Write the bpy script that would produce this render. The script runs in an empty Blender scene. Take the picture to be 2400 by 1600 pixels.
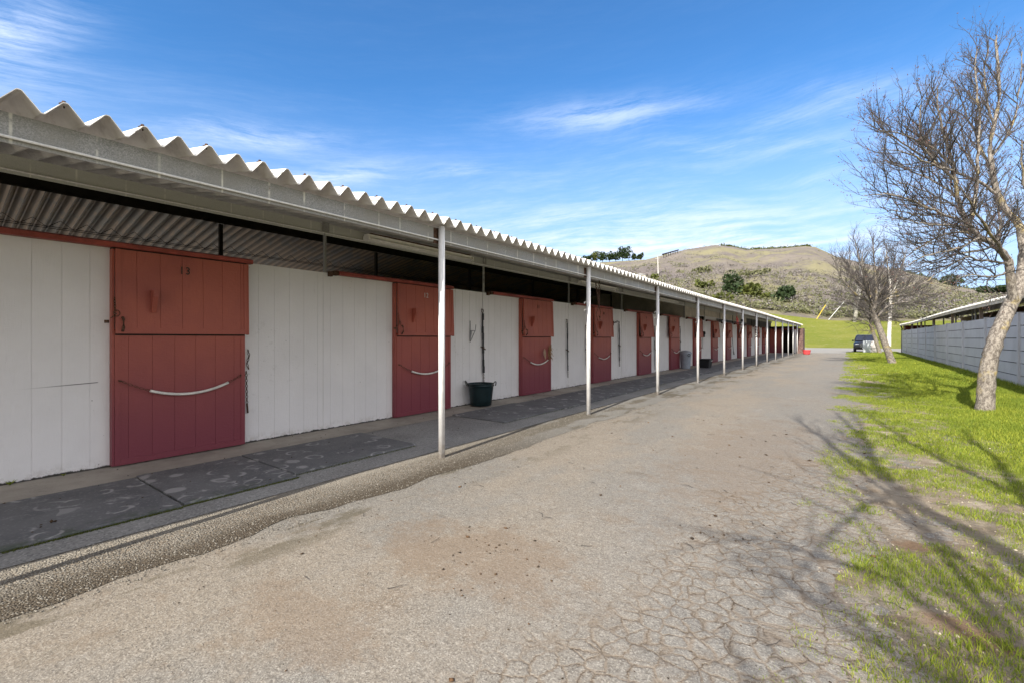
import bpy, math, random
import numpy as np
from mathutils import Vector, noise as mn
R = math.radians
C = bpy.context.scene.collection
# ------------------------------------------------------------------ camera
F = 1067.0; TH = R(36.585); Y0 = 793.5; H = 1.334
ct, st = math.cos(TH), math.sin(TH)
cam = bpy.data.cameras.new('camera'); co = bpy.data.objects.new('camera', cam); C.objects.link(co)
co.location = (0, 0, H); co.rotation_euler = (R(90), 0, TH)
cam.sensor_width = 36; cam.lens = 36 * F / 2400; cam.shift_y = -(800 - Y0) / 2400
cam.clip_start = 0.05; cam.clip_end = 5000
bpy.context.scene.camera = co
def at(px, py, Z):
    X = (px - 1200) / F * Z
    return Vector((X * ct - Z * st, X * st + Z * ct, H + (Y0 - py) / F * Z))
def gnd(px, py, z=0.0):
    return at(px, py, (H - z) * F / (py - Y0))
# ------------------------------------------------------------------ light
SUN_EL, SHADOW_DEV = 36.5, 5.5
sd = Vector((-math.sin(R(SHADOW_DEV)) * math.cos(R(SUN_EL)), math.cos(R(SHADOW_DEV)) * math.cos(R(SUN_EL)), -math.sin(R(SUN_EL))))
sl = bpy.data.lights.new('sun', 'SUN'); so = bpy.data.objects.new('sun', sl); C.objects.link(so)
so.rotation_euler = sd.to_track_quat('-Z', 'Y').to_euler(); so.location = (5, -10, 20)
sl.energy = 4.0; sl.angle = R(0.45); sl.color = (1.0, 0.95, 0.86)
vs = bpy.context.scene.view_settings
bpy.context.scene.display_settings.display_device = 'sRGB'
vs.view_transform = 'Standard'; vs.look = 'None'; vs.gamma = 1; vs.use_curve_mapping = False; vs.exposure = 1.02
# ------------------------------------------------------------------ node helpers
class NT:
    def __init__(s, tree): s.t = tree; s.n = tree.nodes; s.l = tree.links
    def new(s, ty, **kw):
        n = s.n.new(ty)
        for k, v in kw.items(): setattr(n, k, v)
        return n
    def put(s, sock, v):
        if hasattr(v, 'is_output') or isinstance(v, bpy.types.NodeSocket): s.l.new(v, sock)
        else:
            if isinstance(v, (tuple, list)) and len(v) == 3 and sock.type == 'RGBA': v = (*v, 1)
            sock.default_value = v
    def m(s, op, a, b=0.0, c=0.0, clamp=False):
        n = s.new('ShaderNodeMath', operation=op, use_clamp=clamp)
        s.put(n.inputs[0], a); s.put(n.inputs[1], b)
        if op in ('MULTIPLY_ADD', 'SMOOTH_MIN', 'WRAP'): s.put(n.inputs[2], c)
        return n.outputs[0]
    def mix(s, f, a, b, mode='MIX'):
        n = s.new('ShaderNodeMix', data_type='RGBA', blend_type=mode)
        s.put(n.inputs[0], f); s.put(n.inputs[6], a); s.put(n.inputs[7], b)
        return n.outputs[2]
    def ramp(s, f, lo, hi, a=0.0, b=1.0, smooth=True):
        n = s.new('ShaderNodeMapRange', interpolation_type='SMOOTHSTEP' if smooth else 'LINEAR')
        s.put(n.inputs[0], f); s.put(n.inputs[1], lo); s.put(n.inputs[2], hi); s.put(n.inputs[3], a); s.put(n.inputs[4], b)
        return n.outputs[0]
    def pos(s): return s.new('ShaderNodeNewGeometry').outputs['Position']
    def sep(s, v):
        n = s.new('ShaderNodeSeparateXYZ'); s.put(n.inputs[0], v); return n.outputs
    def comb(s, x, y, z):
        n = s.new('ShaderNodeCombineXYZ'); s.put(n.inputs[0], x); s.put(n.inputs[1], y); s.put(n.inputs[2], z); return n.outputs[0]
    def scl(s, v, sc):
        n = s.new('ShaderNodeVectorMath', operation='MULTIPLY'); s.put(n.inputs[0], v); n.inputs[1].default_value = sc; return n.outputs[0]
    def add(s, v, w):
        n = s.new('ShaderNodeVectorMath', operation='ADD'); s.put(n.inputs[0], v); s.put(n.inputs[1], w); return n.outputs[0]
    def noise(s, v, scale, detail=4, rough=.55, col=False, dist=0.0):
        n = s.new('ShaderNodeTexNoise'); s.put(n.inputs['Vector'], v); n.inputs['Scale'].default_value = scale
        n.inputs['Detail'].default_value = detail; n.inputs['Roughness'].default_value = rough; n.inputs['Distortion'].default_value = dist
        return n.outputs['Color' if col else 'Fac']
    def vor(s, v, scale, feat='F1', out='Distance', rnd=1.0):
        n = s.new('ShaderNodeTexVoronoi', feature=feat); s.put(n.inputs['Vector'], v); n.inputs['Scale'].default_value = scale
        n.inputs['Randomness'].default_value = rnd
        return n.outputs[out]
    def bump(s, h, dist, strength=1.0, prev=None):
        n = s.new('ShaderNodeBump'); s.put(n.inputs['Height'], h); n.inputs['Distance'].default_value = dist; n.inputs['Strength'].default_value = strength
        if prev is not None: s.l.new(prev, n.inputs['Normal'])
        return n.outputs[0]
def mat(name, fn, rough=.8, metal=0.0, spec=.3):
    m = bpy.data.materials.new(name); m.use_nodes = True; t = NT(m.node_tree)
    b = t.n['Principled BSDF']; b.inputs['Roughness'].default_value = rough; b.inputs['Metallic'].default_value = metal
    b.inputs['Specular IOR Level'].default_value = spec
    r = fn(t)
    col, nrm = r[0], (r[1] if len(r) > 1 else None)
    t.put(b.inputs['Base Color'], col)
    if nrm is not None: t.l.new(nrm, b.inputs['Normal'])
    if len(r) > 2: t.put(b.inputs['Roughness'], r[2])
    return m
def simple(name, c, var=.25, scale=6.0, rough=.7, metal=0.0, bump=.002, bs=60.0, spec=.3):
    c2 = tuple(x * (1 - var) for x in c); c1 = tuple(min(1, x * (1 + var * .5)) for x in c)
    def fn(t):
        p = t.pos(); f = t.ramp(t.noise(p, scale, 6, .65), .3, .7)
        return t.mix(f, c1, c2), t.bump(t.noise(p, bs, 3), bump)
    return mat(name, fn, rough, metal, spec)
# ------------------------------------------------------------------ world
w = bpy.data.worlds.new('World'); bpy.context.scene.world = w; w.use_nodes = True
t = NT(w.node_tree); bg = t.n['Background']
sky = t.new('ShaderNodeTexSky', sky_type='NISHITA'); sky.sun_disc = False; sky.sun_elevation = R(SUN_EL)
sky.sun_rotation = math.atan2(-sd.x, -sd.y); sky.air_density = 1.0; sky.dust_density = 0.6; sky.ozone_density = 2.2; sky.altitude = 100
d = t.new('ShaderNodeTexCoord').outputs['Generated']
x, y, z = t.sep(d)
# azimuth / elevation coordinates of the sky dome
el = t.m('ARCSINE', z)
az = t.m('ARCTAN2', x, y)                     # 0 along the barn, positive to the right
def aze(px, py):
    X = px - 1200; v = Vector((X * ct - F * st, X * st + F * ct, Y0 - py)).normalized()
    return math.atan2(v.x, v.y), math.asin(v.z)
warp = t.m('MULTIPLY', t.m('SUBTRACT', t.noise(t.comb(t.m('MULTIPLY', az, 1.2), t.m('MULTIPLY', el, 2.0), 0.3), 1.6, 2), .5), .10)
el2 = t.m('ADD', el, warp)
tilt = t.m('MULTIPLY', az, -0.09)
cv = t.comb(t.m('MULTIPLY', az, 1.9), t.m('MULTIPLY', t.m('ADD', el2, tilt), 17.0), 0.0)
streak = t.noise(cv, 1.5, 8, .68)
fine = t.noise(t.scl(cv, (2.2, 1.9, 1)), 3.2, 7, .75)
tex = t.m('ADD', t.m('MULTIPLY', streak, .68), t.m('MULTIPLY', fine, .42))
dens = t.m('MULTIPLY', t.ramp(tex, .43, .92), t.ramp(el, .04, .52, .78, .03))       # thin veil everywhere, thinner up high
def blob(px0, py0, px1, py1, half, amp, soft=(.38, .70)):
    a0, e0 = aze(px0, py0); a1, e1 = aze(px1, py1)
    cx, cy = (a0 + a1) / 2, (e0 + e1) / 2; hl = math.hypot(a1 - a0, e1 - e0) / 2; an = math.atan2(e1 - e0, a1 - a0)
    dx = t.m('SUBTRACT', az, cx); dy = t.m('SUBTRACT', el2, cy)
    u = t.m('DIVIDE', t.m('ADD', t.m('MULTIPLY', dx, math.cos(an)), t.m('MULTIPLY', dy, math.sin(an))), hl)
    v = t.m('DIVIDE', t.m('SUBTRACT', t.m('MULTIPLY', dy, math.cos(an)), t.m('MULTIPLY', dx, math.sin(an))), half / F)
    q = t.m('ADD', t.m('MULTIPLY', u, u), t.m('MULTIPLY', v, v))
    g = t.m('POWER', 2.718, t.m('MULTIPLY', q, -1.1))
    return t.m('MULTIPLY', t.m('MULTIPLY', g, amp * .55), t.ramp(tex, soft[0], soft[1]))
for b in [(1220, 282, 1640, 232, 26, 1.0), (380, 318, 760, 335, 18, 1.0), (640, 430, 900, 395, 22, 1.1), (980, 405, 1180, 395, 12, .6),
          (-300, 50, 170, 20, 34, 1.3), (-200, 110, 160, 140, 60, .6), (1200, 560, 2150, 500, 52, 1.1), (1250, 590, 2100, 560, 35, 1.0),
          (1700, 290, 2300, 130, 22, .42), (1500, 330, 2300, 280, 20, .4), (900, 520, 1700, 470, 24, .35), (1850, 195, 2100, 170, 20, .35)]:
    dens = t.m('ADD', dens, blob(*b))
# bright broken cloud added out of view to fill the porch shade (behind, beside and above)
cosd = t.m('DIVIDE', t.m('ADD', t.m('MULTIPLY', x, -st), t.m('MULTIPLY', y, ct)), t.m('SQRT', t.m('ADD', t.m('ADD', t.m('MULTIPLY', x, x), t.m('MULTIPLY', y, y)), 1e-5)))
back = t.m('MAXIMUM', t.ramp(cosd, .60, .10), t.ramp(el, .80, 1.05))
fill_cloud = t.ramp(t.noise(d, 2.3, 6, .6), .34, .56)
dens = t.m('MINIMUM', dens, .93)
fill_dens = t.m('MULTIPLY', back, t.m('MULTIPLY', fill_cloud, .95))
skyc = t.mix(1.0, sky.outputs[0], (0.36, 0.71, 0.98), 'MULTIPLY')
skyc = t.mix(t.ramp(el, .50, .02, 0.0, .80), skyc, (2.9, 3.6, 5.0))
cloudc = t.mix(t.ramp(el, 0.0, .5), (4.6, 4.9, 5.7), (4.1, 4.7, 6.0))
t.put(bg.inputs['Color'], t.mix(fill_dens, t.mix(dens, skyc, cloudc), (7.3, 7.1, 7.0))); bg.inputs['Strength'].default_value = 0.12
# ------------------------------------------------------------------ mesh helpers
ORG = {}
def tag(o, label=None, cat=None, group=None, kind=None):
    if label: o['label'] = label
    if cat: o['category'] = cat
    if group: o['group'] = group
    if kind: o['kind'] = kind
    return o
def empty(name, loc, label=None, cat=None, group=None):
    o = bpy.data.objects.new(name, None); C.objects.link(o); o.location = loc; o.empty_display_size = .2
    ORG[o.name] = Vector(loc); return tag(o, label, cat, group)
def link_mesh(name, V, Fc, m, parent=None, local=False, smooth=False, loc=None):
    V = np.asarray(V, float).reshape(-1, 3)
    o0 = Vector((0, 0, 0))
    if parent is not None and not local: o0 = ORG.get(parent.name, Vector((0, 0, 0)))
    if loc is not None: o0 = Vector(loc)
    if len(V): V = V - np.array(o0)
    me = bpy.data.meshes.new(name)
    if isinstance(Fc, np.ndarray):
        nf, k = Fc.shape
        me.vertices.add(len(V)); me.vertices.foreach_set('co', V.ravel())
        me.loops.add(nf * k); me.loops.foreach_set('vertex_index', Fc.ravel().astype(np.int32))
        me.polygons.add(nf); me.polygons.foreach_set('loop_start', np.arange(0, nf * k, k, dtype=np.int32))
        me.update(calc_edges=True)
    else:
        me.from_pydata([tuple(v) for v in V], [], Fc); me.update()
    if smooth: me.polygons.foreach_set('use_smooth', [True] * len(me.polygons))
    if m: me.materials.append(m)
    o = bpy.data.objects.new(name, me); C.objects.link(o)
    if parent is not None:
        o.parent = parent
        ORG[o.name] = o0 if not local else Vector((0, 0, 0))
    elif loc is not None: o.location = loc; ORG[o.name] = Vector(loc)
    return o
def sub(o, parent):      # parent o (built under a thing) to a part of the same thing whose origin equals the thing's
    o.parent = parent; return o
class MB:
    def __init__(s): s.v = []; s.f = []
    def box(s, x0, x1, y0, y1, z0, z1):
        n = len(s.v); s.v += [(x, y, z) for z in (z0, z1) for y in (y0, y1) for x in (x0, x1)]
        s.f += [tuple(n + i for i in q) for q in ((0, 2, 3, 1), (4, 5, 7, 6), (0, 1, 5, 4), (2, 6, 7, 3), (0, 4, 6, 2), (1, 3, 7, 5))]; return s
    def prism(s, poly, ax, a, b):   # poly: 2-d points in the two other axes, extruded along ax
        n = len(s.v); k = len(poly)
        for c in (a, b):
            for p in poly:
                v = list(p); v.insert(ax, c); s.v.append(tuple(v))
        s.f.append(tuple(range(n, n + k))[::-1]); s.f.append(tuple(range(n + k, n + 2 * k)))
        for i in range(k): j = (i + 1) % k; s.f.append((n + i, n + j, n + k + j, n + k + i))
        return s
    def tube(s, P, r, n=8, cap=True):
        P = [Vector(p) for p in P]; b = len(s.v); rr = r if isinstance(r, (list, tuple)) else [r] * len(P)
        up = None
        for i, p in enumerate(P):
            dd = (P[min(i + 1, len(P) - 1)] - P[max(i - 1, 0)]).normalized()
            if up is None: up = Vector((0, 0, 1)) if abs(dd.z) < .9 else Vector((1, 0, 0))
            u = dd.cross(up)
            if u.length < 1e-6: u = dd.orthogonal()
            u.normalize(); v = dd.cross(u).normalized(); up = -v if False else up
            for k in range(n):
                a = 2 * math.pi * k / n; s.v.append(tuple(p + (u * math.cos(a) + v * math.sin(a)) * rr[i]))
        for i in range(len(P) - 1):
            for k in range(n):
                k2 = (k + 1) % n; s.f.append((b + i * n + k, b + i * n + k2, b + (i + 1) * n + k2, b + (i + 1) * n + k))
        if cap: s.f.append(tuple(b + k for k in range(n))[::-1]); s.f.append(tuple(b + (len(P) - 1) * n + k for k in range(n)))
        return s
    def lathe(s, prof, c, n=28, sx=1, sy=1):
        b = len(s.v)
        for r_, z_ in prof:
            for k in range(n):
                a = 2 * math.pi * k / n; s.v.append((c[0] + r_ * sx * math.cos(a), c[1] + r_ * sy * math.sin(a), c[2] + z_))
        for i in range(len(prof) - 1):
            for k in range(n):
                k2 = (k + 1) % n; s.f.append((b + i * n + k, b + i * n + k2, b + (i + 1) * n + k2, b + (i + 1) * n + k))
        return s
    def torus(s, c, R1, r, ax=(0, 0, 1), n=12, m=5, stretch=1.0, along=None):
        c = Vector(c); ax = Vector(ax).normalized(); u = Vector(along).normalized() if along is not None else ax.orthogonal().normalized(); v = ax.cross(u).normalized(); b = len(s.v)
        for i in range(n):
            a = 2 * math.pi * i / n; e = u * math.cos(a) * stretch + v * math.sin(a); nrm = (u * math.cos(a) + v * math.sin(a)).normalized()
            for k in range(m):
                q = 2 * math.pi * k / m; s.v.append(tuple(c + e * R1 + nrm * r * math.cos(q) + ax * r * math.sin(q)))
        for i in range(n):
            for k in range(m):
                i2, k2 = (i + 1) % n, (k + 1) % m; s.f.append((b + i * m + k, b + i2 * m + k, b + i2 * m + k2, b + i * m + k2))
        return s
    def chain(s, P, link=.035, r=.003):
        P = [Vector(p) for p in P]; acc = []; 
        for a, b in zip(P, P[1:]):
            n = max(1, int((b - a).length / link))
            for i in range(n): acc.append((a.lerp(b, (i + .5) / n), (b - a).normalized()))
        for i, (c, dd) in enumerate(acc):
            o = dd.orthogonal().normalized()
            if i % 2: o = dd.cross(o)
            s.torus(c, link * .36, r, ax=o, n=8, m=4, stretch=1.75, along=dd)
        return s
    def build(s, name, m, parent=None, **kw): return link_mesh(name, s.v, s.f, m, parent, **kw)
def place(o, loc):
    p = o.parent
    o.location = Vector(loc) - (ORG[p.name] if p is not None else Vector((0, 0, 0))); return o
def n2(x, y, s=1.0, o=0.0): return mn.noise(Vector((x * s + o, y * s - o, o * .7)))
def fr(x, y, s, o=0.0, oc=5): return mn.fractal(Vector((x * s + o, y * s - o, o)), .9, 2.1, oc)
# ------------------------------------------------------------------ layout constants
XP, XW, S, XF = -3.687, -6.14, 3.58, 3.55
YS, YE = -4.6, 50.9                # the stable's two ends
PY = [3.64 + S * i for i in range(-2, 13)]
XR = -9.74                         # ridge
ZE, SLOPE = 2.59, .187             # roof valley height over the post line
def zroof(x): return ZE + SLOPE * (XP - x) if x > XR else ZE + SLOPE * (XP - XR) - SLOPE * (XR - x)
XP2 = 2 * XR - XP; XW2 = 2 * XR - XW
# ------------------------------------------------------------------ materials
def wall_fn(t):
    p = t.pos(); x, y, z = t.sep(p)
    base = t.mix(t.ramp(t.noise(p, 1.3, 5, .6), .3, .75), (.735, .715, .715), (.675, .655, .655))
    fib = t.noise(t.scl(p, (40, 40, 3)), 3, 4)
    base = t.mix(t.m('MULTIPLY', t.ramp(fib, .5, .8), .18), base, (.62, .60, .585))
    run = t.ramp(t.noise(t.scl(p, (6, 6, .8)), 2.0, 5, .7), .62, .80)
    base = t.mix(t.m('MULTIPLY', run, .35), base, (.40, .38, .35))
    low = t.m('MULTIPLY', t.ramp(z, .16, .0), t.ramp(t.noise(p, 9, 6, .8), .45, .62))
    base = t.mix(t.m('MULTIPLY', low, .55), base, (.36, .32, .28))
    rag = t.m('SUBTRACT', z, t.m('MULTIPLY', t.noise(t.scl(p, (4, 4, 0)), 2.5, 5, .8), .075))
    base = t.mix(t.ramp(rag, .0, -.012), base, (.05, .045, .04))
    spk = t.m('MULTIPLY', t.ramp(t.vor(p, 8.0), .055, .03), t.ramp(t.noise(p, 1.7, 2), .47, .58))
    base = t.mix(t.m('MULTIPLY', spk, .8), base, (.10, .09, .08))
    scr = t.m('MULTIPLY', t.ramp(t.noise(t.scl(p, (3, 3, 26)), 1.6, 6, .8), .70, .76), t.ramp(t.noise(p, .9, 2), .5, .62))
    base = t.mix(t.m('MULTIPLY', scr, .6), base, (.22, .21, .20))
    ln = t.m('ABSOLUTE', t.m('SUBTRACT', t.m('ADD', z, t.m('MULTIPLY', y, -.045)), .838))
    sc1 = t.m('MULTIPLY', t.m('MULTIPLY', t.ramp(ln, .006, .002), t.ramp(y, .62, 1.1)), t.ramp(y, 1.215, 1.20))
    base = t.mix(t.m('MULTIPLY', sc1, .9), base, (.04, .035, .03))
    fy = t.m('FRACT', t.m('DIVIDE', t.m('SUBTRACT', y, 2.55), 3.615))
    sm = t.m('MULTIPLY', t.m('MULTIPLY', t.ramp(fy, .30, .02), t.ramp(t.m('ABSOLUTE', t.m('SUBTRACT', z, 1.0)), .75, .2)), t.ramp(t.noise(p, 8, 6, .8), .57, .66))
    base = t.mix(t.m('MULTIPLY', sm, .55), base, (.33, .31, .29))
    rub = t.m('MULTIPLY', t.m('MULTIPLY', t.ramp(fy, .985, 1.0), t.ramp(t.noise(p, 6, 5, .8), .42, .6)), .6)
    base = t.mix(rub, base, (.25, .2, .17))
    return base, t.bump(t.noise(t.scl(p, (14, 14, 90)), 1.4, 4), .004, .5, t.bump(fib, .003, .6))
M_wall = mat('painted_siding', wall_fn, .6)
def red_fn(t):
    p = t.pos(); x, y, z = t.sep(p)
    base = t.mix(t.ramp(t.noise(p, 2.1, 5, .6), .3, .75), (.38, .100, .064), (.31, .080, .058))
    base = t.mix(t.m('MULTIPLY', t.ramp(z, 1.7, .1), .9), base, (.165, .032, .054))  # lighting gradient painted into the red: darker and more purple towards the bottom
    fib = t.noise(t.scl(p, (50, 50, 3)), 2.5, 5, .7)
    base = t.mix(t.m('MULTIPLY', t.ramp(fib, .5, .8), .4), base, (.20, .05, .045))
    sc = t.m('MULTIPLY', t.ramp(t.noise(p, 26, 5, .8), .66, .74), t.ramp(t.noise(p, 2.3, 2), .52, .62))
    base = t.mix(t.m('MULTIPLY', sc, .5), base, (.36, .22, .20))
    return base, t.bump(t.noise(t.scl(p, (9, 9, 22)), 2.4, 5, .7), .006, .6, t.bump(fib, .003, .5))
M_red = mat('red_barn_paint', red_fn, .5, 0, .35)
M_reddark = simple('dark_red_paint', (.17, .03, .025), .4, 8, .6)
def galv_fn(t):
    p = t.pos(); x, y, z = t.sep(p)
    v = t.vor(p, 170, 'F1', 'Color'); vx = t.sep(v)[0]
    base = t.mix(vx, (.17, .17, .17), (.345, .34, .33))
    n = t.ramp(t.noise(p, 2.2, 6, .65), .3, .72)
    base = t.mix(n, base, (.26, .25, .23))
    drip = t.ramp(t.m('ABSOLUTE', t.m('SUBTRACT', t.m('FRACT', t.m('ADD', t.m('MULTIPLY', y, 2.9), t.m('MULTIPLY', t.noise(t.scl(p, (0, 3, 0)), 1, 2), .9))), .5)), .036, .010)
    base = t.mix(t.m('MULTIPLY', drip, t.m('MULTIPLY', t.ramp(t.noise(t.scl(p, (0, 1.2, 8)), 1.5, 3), .34, .62), .9)), base, (.62, .60, .53))
    rust = t.m('MULTIPLY', t.ramp(t.noise(p, 11, 6, .75), .63, .72), t.ramp(t.noise(p, .8, 2), .5, .62))
    base = t.mix(t.m('MULTIPLY', rust, .8), base, (.22, .11, .055))
    return base, t.bump(t.noise(p, 30, 4), .001), t.ramp(n, 0, 1, .42, .62)
def galv_lit(t):
    c, n_, r_ = galv_fn(t)
    return t.mix(.45, c, (.66, .66, .60)), n_, r_  # lightened copy of the steel, painting bounce light onto the wall beam
M_galv = mat('weathered_galvanised_steel', galv_fn, .5, .05, .5)
def post_fn(t):
    p = t.pos(); n = t.noise(t.scl(p, (9, 9, 2.5)), 3, 6, .7)
    base = t.mix(t.ramp(n, .3, .7), (.80, .78, .76), (.62, .61, .60))
    low = t.m('MULTIPLY', t.ramp(t.sep(p)[2], .35, 0), t.ramp(t.noise(p, 14, 5), .35, .6))
    base = t.mix(t.m('MULTIPLY', low, .6), base, (.34, .27, .2))
    return base, t.bump(n, .001)
M_post = mat('galvanised_pipe', post_fn, .45, 0.0, .5)
def roof_fn(t):
    p = t.pos(); n = t.ramp(t.noise(t.scl(p, (.6, 3, 1)), 2.2, 6, .7), .32, .72)
    base = t.mix(n, (.74, .715, .68), (.58, .555, .52))
    st_ = t.ramp(t.noise(t.scl(p, (.35, 9, 1)), 1.5, 5, .7), .60, .75)
    base = t.mix(t.m('MULTIPLY', st_, .5), base, (.25, .235, .215))
    ly = t.m('FRACT', t.m('DIVIDE', t.m('ADD', t.sep(p)[1], 4.553), .905))
    base = t.mix(t.m('MULTIPLY', t.ramp(ly, .018, .008), .75), base, (.09, .08, .07))
    grime = t.ramp(t.noise(t.scl(p, (1.5, 3, 3)), 2.4, 6, .75), .52, .70)
    base = t.mix(t.m('MULTIPLY', grime, .45), base, (.33, .30, .26))
    spots = t.ramp(t.noise(p, 35, 4, .8), .64, .74)
    return t.mix(t.m('MULTIPLY', spots, .5), base, (.22, .2, .17)), t.bump(t.noise(p, 22, 4), .002)
M_roof = mat('weathered_roof_sheet', roof_fn, .6, 0.0, .4)
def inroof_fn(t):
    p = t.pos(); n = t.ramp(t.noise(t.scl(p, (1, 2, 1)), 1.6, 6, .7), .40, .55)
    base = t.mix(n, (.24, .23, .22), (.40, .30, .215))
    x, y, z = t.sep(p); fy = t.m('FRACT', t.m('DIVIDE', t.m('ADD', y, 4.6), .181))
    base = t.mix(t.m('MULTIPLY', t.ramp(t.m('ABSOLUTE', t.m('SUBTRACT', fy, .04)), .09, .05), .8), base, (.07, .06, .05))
    base = t.mix(t.m('MULTIPLY', t.ramp(t.m('ABSOLUTE', t.m('SUBTRACT', fy, .30)), .07, .02), .6), base, (.62, .57, .5))  # highlight painted on one flank of each rib
    base = t.mix(t.m('MULTIPLY', t.ramp(t.m('ABSOLUTE', t.m('SUBTRACT', fy, .72)), .16, .08), .55), base, (.085, .075, .07))  # opposite rib flank darkened as painted shade
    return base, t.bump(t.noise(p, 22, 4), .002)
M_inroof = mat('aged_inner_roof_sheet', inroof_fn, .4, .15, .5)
M_dark = simple('dark_stained_wood', (.03, .025, .022), .3, 5, .8)
M_beige = simple('beige_plywood', (.58, .52, .43), .25, 1.4, .8)
M_rail = simple('red_track_cover', (.30, .062, .046), .35, 5, .5)
M_rust = simple('rusty_steel', (.10, .055, .035), .5, 40, .8, .3)
M_rubberw = simple('white_rubber_hose', (.68, .66, .62), .25, 12, .5)
M_black = simple('black_rubber', (.022, .022, .024), .4, 12, .6)
M_white = simple('white_enamel', (.85, .83, .78), .12, 8, .35)
M_brass = simple('worn_metal_digits', (.05, .045, .035), .6, 90, .4, .6)
M_pale = simple('pale_metal_digits', (.60, .55, .50), .3, 60, .4, .3)
M_rope = simple('tan_rope', (.36, .22, .11), .5, 60, .9)
M_brown = simple('brown_weathered_boards', (.16, .095, .08), .5, 6, .8)
M_glass = simple('dark_car_glass', (.01, .014, .03), .1, 3, .06, 0, 0.0, spec=.8)
def drive_fn(t):
    p = t.pos(); x, y, z = t.sep(p)
    big = t.noise(t.scl(p, (1.0, .42, 1)), .8, 5, .6)
    base = t.mix(t.ramp(big, .42, .58), (.194, .180, .160), (.232, .199, .160))
    band = t.ramp(t.m('ABSOLUTE', t.m('ADD', t.m('ADD', x, .95), t.m('MULTIPLY', t.noise(t.scl(p, (.2, .35, 1)), 1.2, 3), -.6))), .35, 1.2)
    base = t.mix(t.m('MULTIPLY', t.m('SUBTRACT', 1.0, band), .6), base, (.205, .193, .175))
    pat = t.ramp(t.noise(p, 1.15, 6, .7), .56, .70)
    base = t.mix(t.m('MULTIPLY', pat, .65), base, (.180, .134, .094))
    pale = t.ramp(t.noise(t.add(p, (7, 3, 1)), 2.1, 6, .65), .58, .70)
    base = t.mix(t.m('MULTIPLY', pale, .60), base, (.27, .254, .228))
    agg = t.sep(t.vor(p, 170, 'F1', 'Color'))[0]
    agg2 = t.sep(t.vor(p, 75, 'F1', 'Color'))[1]
    base = t.mix(t.m('MULTIPLY', t.ramp(agg, .62, .98), .45), base, (.40, .37, .325))
    base = t.mix(t.m('MULTIPLY', t.ramp(agg, .36, .02), .52), base, (.095, .082, .07))
    base = t.mix(t.m('MULTIPLY', t.ramp(agg2, .88, .99), .55), base, (.12, .105, .09))
    base = t.mix(t.m('MULTIPLY', t.ramp(t.noise(p, 9, 5, .75), .52, .68), .30), base, (.23, .185, .14))
    base = t.mix(t.m('MULTIPLY', t.ramp(t.noise(t.add(p, (2, 9, 0)), 3.2, 7, .8), .54, .66), .45), base, (.19, .145, .105))
    base = t.mix(t.m('MULTIPLY', t.ramp(t.noise(t.add(p, (5, 1, 0)), 16, 6, .85), .56, .66), .5), base, (.40, .37, .32))
    base = t.mix(t.m('MULTIPLY', t.ramp(t.noise(t.add(p, (8, 1, 0)), 24, 6, .85), .60, .68), .55), base, (.11, .085, .06))
    for (sx, sy, rx, ry, am) in ((-1.9, 2.15, .75, .42, .50), (-2.1, 1.15, .5, .22, .4), (-1.0, 6.0, .7, 2.6, .35)):
        ux = t.m('DIVIDE', t.m('SUBTRACT', x, sx), rx); uy = t.m('DIVIDE', t.m('SUBTRACT', y, sy), ry)
        q = t.m('ADD', t.m('ADD', t.m('MULTIPLY', ux, ux), t.m('MULTIPLY', uy, uy)), t.m('MULTIPLY', t.m('SUBTRACT', t.noise(p, 3.0, 7, .85), .5), 6.5))
        base = t.mix(t.m('MULTIPLY', t.ramp(q, 1.3, .2), am), base, (.185, .132, .090))
    # damp mossy blotches along the outer side of the gravel
    damp = t.m('MULTIPLY', t.ramp(t.m('ABSOLUTE', t.m('ADD', x, 3.15)), .55, .1), t.ramp(t.noise(t.scl(p, (1.4, .55, 1)), 1.7, 5, .65), .51, .60))
    base = t.mix(t.m('MULTIPLY', damp, .70), base, (.105, .088, .06))
    # alligator cracks, near and right
    wv = t.add(t.add(p, t.scl(t.noise(p, 9, 5, .7, True), (.09, .09, 0))), t.scl(t.noise(p, 2.2, 2, .5, True), (.12, .12, 0)))
    e1 = t.vor(wv, 10.5, 'DISTANCE_TO_EDGE'); e2 = t.vor(t.add(wv, (3, 5, 0)), 2.3, 'DISTANCE_TO_EDGE')
    zone = t.m('SUBTRACT', t.m('SUBTRACT', x, t.m('MULTIPLY', y, .10)), t.m('MULTIPLY', t.m('SUBTRACT', t.noise(p, 1.1, 3), .5), 1.3))
    zm = t.m('MULTIPLY', t.ramp(zone, -1.55, -1.0), t.ramp(y, 10.0, 4.6))
    cr = t.m('MULTIPLY', t.m('ADD', t.m('MULTIPLY', t.ramp(e1, .030, .004), .8), t.m('MULTIPLY', t.ramp(e1, .07, .02), t.ramp(t.noise(t.add(p, (3, 3, 3)), 5, 4, .8), .52, .68))), zm)
    cr = t.m('MULTIPLY', cr, t.ramp(t.noise(p, 9, 5, .85), .42, .58))
    zl = t.ramp(t.noise(t.add(p, (0, 0, 3)), .7, 2), .5, .6)
    cr2 = t.m('MULTIPLY', t.m('MULTIPLY', t.ramp(e2, .016, .003), t.ramp(t.noise(p, 4, 4, .8), .45, .6)), t.m('MULTIPLY', zl, .45))
    crack = t.m('MAXIMUM', cr, cr2)
    halo = t.m('MULTIPLY', t.ramp(e1, .13, .01), zm)
    base = t.mix(t.m('MULTIPLY', halo, .6), base, (.205, .158, .115))
    base = t.mix(t.m('MULTIPLY', crack, .58), base, (.085, .06, .04))
    h = t.m('ADD', t.m('MULTIPLY', t.noise(p, 70, 3, .7), .5), t.m('MULTIPLY', agg, .5))
    nb = t.bump(h, .009, .9)
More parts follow.
